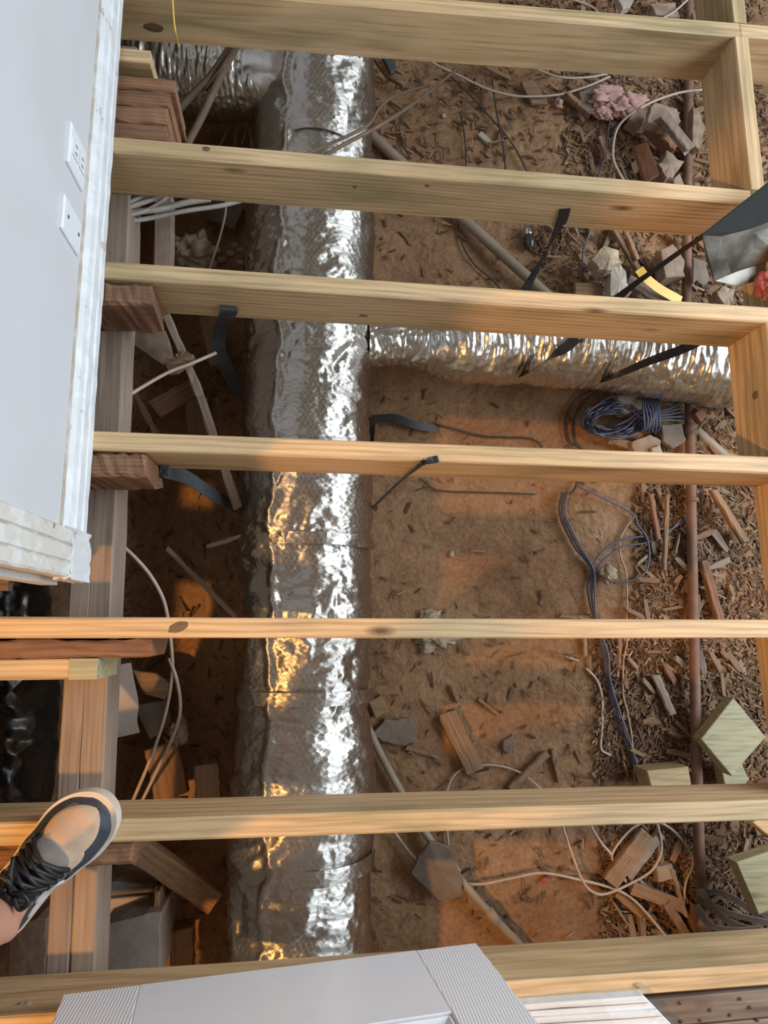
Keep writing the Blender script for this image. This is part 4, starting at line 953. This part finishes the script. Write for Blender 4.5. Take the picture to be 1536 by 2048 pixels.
lump('fluff_tuft', un(358, 1462, -.5), (.02, .03, .015), M['fluff'], seed=47, amp=.8, label='pale crumpled tuft below the white cables left of duct', cat='fluff', group='fluff tufts')
stick((325, 1490), (345, 1590), 60, .04, 'lath', 'orange-lit board end above the sneaker joist', z=-.52)
stick((335, 1098), (472, 1234), 9, .006, 'paper', 'long thin pale strip slanting in the dark left bay', name='thin_strip', cat='strip', z=-.5)
stick((414, 1093), (486, 1072), 8, .006, 'paper', 'short thin pale strip touching the duct', name='thin_strip', cat='strip', z=-.42)
stick((333, 632), (400, 790), 17, .014, 'old_grey', 'upper length of grey lath left of the duct', name='lath_strip', cat='lath', z=-.34, group='grey lath')
stick((400, 792), (476, 1015), 17, .014, 'old_grey', 'lower length of grey lath running under the fourth joist', name='lath_strip', cat='lath', z=-.36, group='grey lath')
piece([(324, 728), (345, 712), (372, 700), (390, 712), (378, 728), (340, 742)], .025, 'lath', 'crumbling rotten wood chunk lying on the lath', 'rotten_wood', 'wood scrap', z=-.315, jag=.006, seed=48, bulge=.006)
piece([(262, 662), (330, 662), (346, 712), (335, 735), (268, 690)], .05, 'plaster', 'orange-lit broken masonry block at the wall', 'masonry_block', 'masonry', z=-.42, seed=49, jag=.003)
stick((420, 640), (440, 735), 40, .03, 'lath', 'brown upright board behind the wide grey strap', z=-.5)
stick((270, 790), (330, 900), 12, .014, 'lath', 'brown strip in the dark bay above fourth joist', z=-.5)
stick((310, 820), (400, 770), 40, .02, 'old', 'wide dark board in the bay below the rotten chunk', z=-.54)
stick((395, 800), (400, 870), 46, .05, 'lath', 'orange-glowing timber end behind the lath', z=-.56)
gp = empty('grey_post', tuple(un(325, 480, -.6)), 'weathered grey post between second and third joists', 'post')
board('post_board', un(330, 395, -.30), un(328, 560, -.30), .042, .05, M['old_grey'], gp, n=10, rough=.001, ch=.003)
board('post_strip', un(266, 395, -.26), un(264, 560, -.26), .026, .05, M['old_grey'], gp, n=10, rough=.001, ch=.003)
board('post_core', un(300, 395, -.34), un(297, 560, -.34), .05, .04, M['old'], gp, n=10, rough=.003, ch=.003)
lump('fluff_tuft', un(385, 505, -.5), (.055, .045, .04), M['fluff'], seed=50, amp=.6, label='large cream foam blob between second and third joists', cat='fluff', group='fluff tufts')
lump('fluff_tuft', un(405, 480, -.48), (.016, .03, .02), M['fluff'], seed=51, amp=.4, label='upper knob of cream foam between second and third joists', cat='fluff', group='fluff tufts')
for k, (x, y) in enumerate([(470, 490), (482, 500), (443, 520), (480, 525), (462, 507)]):
    lump('pebble', un(x, y, -.6), (.012, .009, .009), M['paper'], seed=60 + k, label='small white lump in the dark bay beside the duct', cat='pebble', group='white lumps left of the duct')
stick((425, 420), (480, 440), 60, .03, 'stone', 'dark slab beside the duct under second joist', z=-.56)

# ------------------------------------------------------------------ scattered debris
chip_mats = [M['lath'], M['old'], M['old_grey'], M['plaster']]
zones = [((1150, 120), (1400, 380), 34), ((1100, 430), (1420, 600), 30), ((1390, 800), (1470, 1240), 26), ((1270, 980), (1375, 1240), 22), ((1250, 1290), (1500, 1540), 26), ((1240, 1660), (1440, 1880), 20), ((1400, 1560), (1536, 1880), 14), ((1100, 0), (1400, 30), 8), ((740, 130), (1000, 320), 14)]
r_ = random.Random(21)
protos = [board_mesh(1, 1, 1, n=3, rough=.10, ch=.1, seed=s, taper=.35, ragged=.1) for s in range(6)]
for q, pm in enumerate(protos): pm.name = 'wood_fragment'
pcs = []
for q in range(24):
    me = protos[q % 6].copy(); me.materials.append(chip_mats[[0, 0, 1, 0, 2, 0, 3, 1][q % 8]]); pcs.append(me)
zlab = ['wood fragment in the rubble under the farthest joist', 'wood fragment in the rubble above the third joist', 'wood fragment right of the rusty pipe', 'wood fragment among the blue cable loops', 'wood fragment in the mulch below the edge-on joist', 'wood fragment inside the arched white cable', 'wood fragment near the right edge offcuts', 'wood fragment beyond the farthest joist', 'wood fragment on the far dirt patch']
for zi, (a_, b_, n) in enumerate(zones):
    for k in range(n):
        px, py = r_.uniform(a_[0], b_[0]), r_.uniform(a_[1], b_[1])
        L_ = r_.uniform(.025, .085); W_ = r_.uniform(.006, .022)
        p = ung(px, py, r_.uniform(.006, .022))
        qi = r_.randrange(24); tone = ['brown', 'brown', 'red-brown', 'brown', 'grey', 'brown', 'pale dusty', 'red-brown'][qi % 8]
        sz = 'long' if L_ > .062 else ('short' if L_ < .04 else 'medium-length'); sh = 'wide' if W_ > .015 else 'narrow'
        o = link('wood_fragment', pcs[qi], None, None, p, label=f'{sz} {sh} {tone} ' + zlab[zi], cat='wood scrap', group=zlab[zi].replace('wood fragment', 'wood fragments'))
        o.scale = (L_, W_, r_.uniform(.004, .012)); o.rotation_euler = (r_.uniform(-.3, .3), r_.uniform(-.18, .18), r_.gauss(-1.0, .8))
def chips():
    m, nt, b = new_mat('mulch_chips'); L = nt.links
    g = nd(nt, 'ShaderNodeNewGeometry'); r = ramp(nt, [(0, (.07, .036, .019)), (.5, (.15, .080, .043)), (.85, (.215, .120, .066)), (1, (.33, .21, .125))]); L.new(g.outputs['Random Per Island'], r.inputs[0])
    L.new(r.outputs[0], b.inputs['Base Color']); b.inputs['Roughness'].default_value = .9
    V, Fc = [], []; R = random.Random(5)
    dens = [((1130, 100), (1536, 420), 2300), ((1060, 400), (1536, 640), 1500), ((1380, 640), (1536, 1000), 900), ((1270, 940), (1536, 1290), 2400), ((1190, 1270), (1536, 1560), 2600), ((1200, 1640), (1536, 1890), 1900), ((740, 110), (1140, 330), 420), ((740, 430), (1060, 600), 60), ((740, 770), (1240, 1240), 90), ((740, 1270), (1190, 1580), 120), ((740, 1650), (1200, 1880), 80), ((240, 640), (490, 1240), 200), ((230, 1290), (480, 1900), 200), ((1000, -40), (1536, 40), 600)]
    for (a_, b2, n) in dens:
        for k in range(n):
            p = ung(R.uniform(a_[0], b2[0]), R.uniform(a_[1], b2[1]), 0)
            big = R.random() < .12
            l = R.uniform(.004, .016) * (2.0 if big else 1); w = R.uniform(.0012, .004) * (1.7 if big else 1); h = R.uniform(.001, .0035)
            th = R.uniform(0, math.pi); c_, s_ = math.cos(th), math.sin(th); tl = R.uniform(-.35, .35); zc = p.z + R.uniform(.001, .009)
            i0 = len(V)
            for (x, y) in ((-l, -w * .6), (l * .9, -w), (l, w * .5), (-l * .8, w)):
                for q in (0, 1): V.append((p.x + x * c_ - y * s_, p.y + x * s_ + y * c_, zc + x * tl + q * h))
            Fc += [(i0 + 1, i0 + 3, i0 + 5, i0 + 7), (i0, i0 + 2, i0 + 3, i0 + 1), (i0 + 2, i0 + 4, i0 + 5, i0 + 3), (i0 + 4, i0 + 6, i0 + 7, i0 + 5), (i0 + 6, i0, i0 + 1, i0 + 7), (i0 + 6, i0 + 4, i0 + 2, i0)]
    me = bpy.data.meshes.new('wood_chips'); me.from_pydata(V, [], Fc); me.update()
    link('wood_chips', me, m, label='litter of small wood splinters and chips strewn over the dirt', cat='wood chips', kind='stuff')
chips()

# ------------------------------------------------------------------ black-topped sheet metal box at right
bx = empty('sheet_metal_box', tuple(un(1480, 470, -.02)), 'dusty sheet metal box with black cover at the right edge', 'metal box')
def quad_sheet(name, P, mat, thick=.002, parent=bx):
    P = [Vector(p) for p in P]; n = (P[1] - P[0]).cross(P[2] - P[0]).normalized() * thick
    V = P + [p - n for p in P]; k = len(P)
    Fc = [tuple(range(k)), tuple(reversed(range(k, 2 * k)))] + [(i, (i + 1) % k, (i + 1) % k + k, i + k) for i in range(k)]
    return fix_normals(mesh_world(name, V, Fc, mat, parent))
A_, B_, C_, D_ = un(1404, 468, .03), un(1560, 345, .05), un(1560, 432, .035), un(1440, 470, .025)
quad_sheet('black_cover', [A_, un(1480, 408, .04), B_, C_, un(1500, 455, .03), D_], M['box_black'], .004)
quad_sheet('metal_front', [un(1441, 471, .023), un(1500, 457, .028), un(1565, 434, .033), un(1565, 515, -.04), un(1462, 545, -.05)], M['galv'])
quad_sheet('metal_side', [un(1404, 470, .028), un(1440, 472, .022), un(1461, 545, -.051), un(1429, 562, -.06), un(1412, 520, -.03)], M['galv'])
quad_sheet('metal_flange', [un(1429, 562, -.06), un(1470, 545, -.055), un(1565, 512, -.045), un(1565, 535, -.05), un(1500, 566, -.06), un(1468, 571, -.062)], M['galv'])
rd_ = lump('torn_padding', un(1532, 570, -.03), (.022, .03, .02), M['red'], seed=70, amp=.6, label='torn red padding scrap at the right edge below metal box', cat='padding')
lump('fluff', un(1534, 594, -.035), (.009, .008, .006), M['paper'], rd_, seed=71, amp=.6)

# ------------------------------------------------------------------ white door and trim at the bottom
yF = jy(7, 0) + JT / 2 + .002
DT = .035
def dpt(px, py): return un_y(px, py, yF + DT)
bl_, br_ = dpt(127, 1988), dpt(952, 1885)
dx = (br_ - bl_); W_ = dx.length; ux = dx.normalized()
vz = Vector((.05, -.02, 1)); vz = (vz - ux * vz.dot(ux)).normalized(); ny_ = vz.cross(ux).normalized()   # ny_ points toward +y
if ny_.y < 0: ny_ = -ny_
dr = empty('door_slab', tuple(bl_), 'white panelled door slab standing at the bottom edge', 'door')
def dbox(name, u0, u1, v0, v1, d0_, d1_, mat, bev=0, n=1, jag=0):
    R = random.Random(8); V = []
    P = lambda u, v, d: bl_ + ux * u + vz * v + ny_ * d
    b = bev
    V = [P(u0, v0, d0_), P(u1, v0, d0_), P(u1, v1, d0_), P(u0, v1, d0_), P(u0, v0, d1_ - b), P(u1, v0, d1_ - b), P(u1, v1, d1_ - b), P(u0, v1, d1_ - b),
         P(u0 + b, v0 + b, d1_), P(u1 - b, v0 + b, d1_), P(u1 - b, v1 - b, d1_), P(u0 + b, v1 - b, d1_)]
    Fc = [(3, 2, 1, 0), (8, 9, 10, 11)] + [(j, (j + 1) % 4, 4 + (j + 1) % 4, 4 + j) for j in range(4)] + [(4 + j, 4 + (j + 1) % 4, 8 + (j + 1) % 4, 8 + j) for j in range(4)]
    return fix_normals(mesh_world(name, V, Fc, mat, dr))
HD, sw, br = 1.1, .12, .20
dbox('stile', 0, sw, 0, HD, -DT, 0, M['door'], .002); dbox('stile', W_ - sw, W_, 0, HD, -DT, 0, M['door'], .002)
dbox('bottom_rail', sw, W_ - sw, 0, br, -DT, 0, M['door_flat'], .001)
dbox('mid_stile', W_ / 2 - .055, W_ / 2 + .055, br, HD, -DT, 0, M['door'], .001)
for (u0, u1) in ((sw, W_ / 2 - .055), (W_ / 2 + .055, W_ - sw)):
    dbox('door_panel', u0, u1, br, HD, -DT, -.014, M['door'])
    dbox('raised_field', u0 + .045, u1 - .045, br + .045, HD - .04, -.014, -.004, M['door'], .006)
    dbox('panel_moulding', u0, u0 + .014, br, HD, -.014, -.001, M['door_flat'], .006); dbox('panel_moulding', u1 - .014, u1, br, HD, -.014, -.001, M['door_flat'], .006)
    dbox('panel_moulding', u0, u1, br, br + .014, -.014, -.001, M['door_flat'], .006)
# mitred white casing lying on the old floor
tr = empty('casing_offcut', tuple(un(1200, 2020, 0)), 'white mitred casing offcut lying right of the door', 'trim board')
zc = .018
lines = [(1990, 1285), (2004, 1299), (2018, 1312), (2032, 1325), (2048, 1341), (2064, 1356)]
for k in range(5):
    (ya, xa), (yb_, xb) = lines[k], lines[k + 1]
    dzk = (.0, -.004, .0, -.004, .0)[k]
    slab('casing_ridge', [un(1000, ya + 22, zc + dzk), un(1000, yb_ + 19, zc + dzk), un(xb, yb_ - 1, zc + dzk), un(xa, ya, zc + dzk)], .018, M['baseboard'], tr, jag=.0006, sub=5, seed=80 + k)
piece([(1268, 1968), (1276, 1967), (1286, 1974), (1282, 1976)], .002, 'paper', 'tiny white paint chip on the nearest joist', 'paint_chip', 'paint chip', z=.003, jag=0, sub=1)
lump('plaster_crumb', un(40, 2040, -.03), (.03, .02, .012), M['paper'], seed=77, amp=.6, label='pale crumbs at the lower left corner on the joist', cat='plaster')

# ------------------------------------------------------------------ person: lower leg and sneaker
def build_person():
    toe = un(214, 1590, .02); heel = un(-20, 1850, .02); toe.z = heel.z = 0.0
    ax = (toe - heel); L = ax.length; ax.normalize(); lat = Vector((-ax.y, ax.x, 0)); up = Vector((0, 0, 1))
    root = empty('person', tuple(heel.lerp(toe, .3)), 'person standing on the joist in tan and black sneaker, bare ankle', 'person')
    def interp(t, tab):
        for (a_, va), (b_, vb) in zip(tab, tab[1:]):
            if t <= b_:
                k = (t - a_) / (b_ - a_); k = k * k * (3 - 2 * k); return va + (vb - va) * k
        return tab[-1][1]
    def wid(t):
        if t > .70: return math.sqrt(max(0.0, 1 - ((t - .70) / .30) ** 2.3))
        if t < .10: return .76 * math.sqrt(max(0.0, 1 - ((.10 - t) / .10) ** 2.2))
        return interp(t, [(.10, .76), (.35, .74), (.55, .9), (.70, 1.0)])
    ht = [(0, .098), (.1, .105), (.3, .105), (.42, .098), (.56, .082), (.7, .064), (.85, .052), (.95, .040), (1.0, .024)]
    cen = [(0, 0), (.4, .004), (.7, 0), (1, -.006)]
    HW = .054; SH = .026
    def S(t, ph, off=0.0):
        w = wid(t) * HW; h = interp(t, ht) - SH
        cphi, sphi = math.cos(ph), math.sin(ph)
        p = 2.4
        y = w * math.copysign(abs(cphi) ** (2 / p), cphi); z = SH + h * abs(sphi) ** (1.35)
        y *= (1 - .38 * (abs(sphi) ** 2) * (1 if t < .45 else .55))
        c = heel + ax * (t * L) + lat * (interp(t, cen) + y) + up * z
        if off: 
            n = (ax * ((t - .6) * .6 if t > .85 else 0) + lat * cphi + up * sphi).normalized(); c = c + n * off
        return c
    def patch(name, t0, t1, fn, mat, off, nt=36, nph=28, lab=None, keep=None):
        V, Fc = [], []
        for i in range(nt + 1):
            t = t0 + (t1 - t0) * i / nt; p0, p1 = fn(t)
            for j in range(nph + 1): V.append(S(t, p0 + (p1 - p0) * j / nph, off))
        for i in range(nt):
            for j in range(nph):
                if keep is None or keep(t0 + (t1 - t0) * (i + .5) / nt, (j + .5) / nph):
                    a_ = i * (nph + 1) + j; Fc.append((a_, a_ + 1, a_ + nph + 2, a_ + nph + 1))
        o = mesh_world(name, V, Fc, mat, shoe, smooth=True)
        if lab: o['label'] = lab
        fix_normals(o); return o
    shoe = link('sneaker', None, parent=root); shoe['label'] = 'tan, grey and black lace-up sneaker'; shoe.location = (0, 0, 0)
    PI = math.pi
    up_o = patch('upper', 0, 1, lambda t: (0, PI), M['shoe_grey'], 0, nt=60, nph=40, keep=lambda t, q: not (.05 < t < .34 and abs(q - .5) < .23))
    # closed toe cap end
    # sole
    V, Fc = [], []; nt = 60
    for i in range(nt + 1):
        t = (1 - math.cos(math.pi * i / nt)) / 2; w = wid(t) * (HW + .004)
        c = heel + ax * ((t - .5) * 1.02 + .5) * L + lat * interp(t, cen)
        tl = .006 * sstep(.8, 1, t)
        for s, z in ((-1, .0), (-1.03, .012), (-1, SH + .006), (1, SH + .006), (1.03, .012), (1, .0)): V.append(c + lat * w * s + up * (z + tl))
    for i in range(nt):
        for j in range(6):
            a_ = i * 6 + j; b_ = i * 6 + (j + 1) % 6; Fc.append((a_, b_, b_ + 6, a_ + 6))
    Fc.append(tuple(range(6))); Fc.append(tuple(range(nt * 6, nt * 6 + 6)))
    fix_normals(mesh_world('sole', V, Fc, M['shoe_sole'], shoe))
    def oval(name, tc, pc, rt, rp, mat, off, lab=None, cut=0.0):
        V, Fc = [S(tc, pc, off)], []; nr, na = 9, 40
        for i in range(1, nr + 1):
            for j in range(na):
                th = 2 * PI * j / na; V.append(S(min(.985, tc + rt * i / nr * math.cos(th)), pc + rp * i / nr * math.sin(th), off if i < nr else off * .3))
        Fc += [(0, 1 + j, 1 + (j + 1) % na) for j in range(na)]
        for i in range(nr - 1):
            for j in range(na):
                a_ = 1 + i * na + j; b_ = 1 + i * na + (j + 1) % na; Fc.append((a_, b_, b_ + na, a_ + na))
        o = fix_normals(mesh_world(name, V, Fc, mat, shoe, smooth=True))
        if lab: o['label'] = lab
    patch('rand', .46, 1.0, lambda t: (-.02, .66 + .9 * sstep(.86, .95, t)), M['shoe_navy'], .002, nt=44, nph=14)
    patch('rand', .46, 1.0, lambda t: (PI + .02, PI - .30 - .70 * sstep(.5, .66, t) - .55 * sstep(.86, .95, t)), M['shoe_navy'], .002, nt=44, nph=14)
    oval('toe_overlay', .745, PI / 2 - .06, .185, .86, M['shoe_tan'], .0046, 'tan suede toe')
    oval('toe_overlay', .60, PI - .86, .115, .26, M['shoe_tan'], .0044)
    oval('vamp_overlay', .60, PI / 2, .075, .74, M['shoe_grey2'], .0066, 'grey suede strip across the vamp')
    oval('side_overlay', .40, PI - .32, .10, .20, M['shoe_pale'], .0040)
    oval('side_overlay', .29, PI - .22, .09, .14, M['shoe_pale'], .0044)
    patch('heel_wrap', .0, .30, lambda t: (.02, .55), M['shoe_navy'], .0022, nt=16, nph=10)
    patch('heel_wrap', .0, .30, lambda t: (PI - .02, PI - .55), M['shoe_navy'], .0022, nt=16, nph=10)
    patch('tongue', .30, .575, lambda t: (PI / 2 - .55, PI / 2 + .55), M['shoe_navy'], .0035, nt=20, nph=14, lab='dark padded tongue')
    patch('eyestay', .28, .60, lambda t: (PI / 2 - .95, PI / 2 - .55), M['shoe_grey'], .0062, nt=20, nph=8)
    patch('eyestay', .28, .60, lambda t: (PI / 2 + .55, PI / 2 + .95), M['shoe_grey'], .0062, nt=20, nph=8)
    patch('tongue_label', .30, .365, lambda t: (PI / 2 - .42, PI / 2 - .02), M['shoe_pale'], .006, nt=6, nph=6)
    R = random.Random(2)
    for k in range(6):
        t0 = .34 + k * .043
        for sgn in (1, -1):
            P = [S(t0 + .0, PI / 2 + sgn * .75, .009), S(t0 + .014, PI / 2 + sgn * .35, .014), S(t0 + .028, PI / 2, .017), S(t0 + .04, PI / 2 - sgn * .4, .014), S(t0 + .046, PI / 2 - sgn * .75, .009)]
            tube('lace', P, .0044, M['lace'], shoe, sides=6, per=4)
    for sgn in (1, -1):
        c = S(.40, PI / 2, .02)
        P = [c, c + lat * .014 * sgn + up * .008 + ax * .012, c + lat * .030 * sgn + up * .006 + ax * .008, c + lat * .026 * sgn + up * .003 - ax * .008, c + lat * .008 * sgn + up * .004]
        tube('lace_bow', P, .0036, M['lace'], shoe, sides=6, per=6)
        tube('lace_end', [c, c + lat * .02 * sgn + ax * .02 + up * .004, c + lat * .036 * sgn + ax * .034 - up * .008], .0034, M['lace'], shoe, sides=6, per=5)
    # collar roll
    P = []
    for j in range(25):
        a_ = j / 24 * 2 * PI
        t = .195 + .15 * math.cos(a_); P.append(S(max(.02, t), PI / 2 + .74 * math.sin(a_), .003))
    tube('collar', P, .0075, M['shoe_navy'], shoe, sides=8, per=3)
    # leg: one tapered surface from the foot inside the shoe up past the knee; unseen upper part lengthened to cast a shadow
    ank = heel + ax * (.215 * L)
    path = [heel + ax * (.36 * L) + up * .055, heel + ax * (.27 * L) + up * .075, ank + up * .10, ank + up * .14 - ax * .004, ank + up * .20 - ax * .012, ank + up * .30 - ax * .022, ank + up * .40 - ax * .015, ank + up * .50 + ax * .01, ank + up * .62 + ax * .02, ank + up * .78 - ax * .0]
    rad = [.024, .033, .037, .036, .042, .058, .058, .055, .068, .08]
    path = smooth_path(path, 6); n = len(path)
    def rr(t):
        s = t * (len(rad) - 1); k = min(int(s), len(rad) - 2); return rad[k] + (rad[k + 1] - rad[k]) * (s - k)
    V, Fc = tube_vf(path, rr, 22)
    for i, v in enumerate(V):   # ankle bones
        for sg in (1, -1):
            q = ank + up * .105 + lat * .040 * sg; d = (v - q).length
            v += lat * sg * .009 * math.exp(-(d / .018) ** 2)
    mesh_world('leg', V, Fc, M['skin'], root, smooth=True)['label'] = 'bare skin of ankle and lower leg'
build_person()
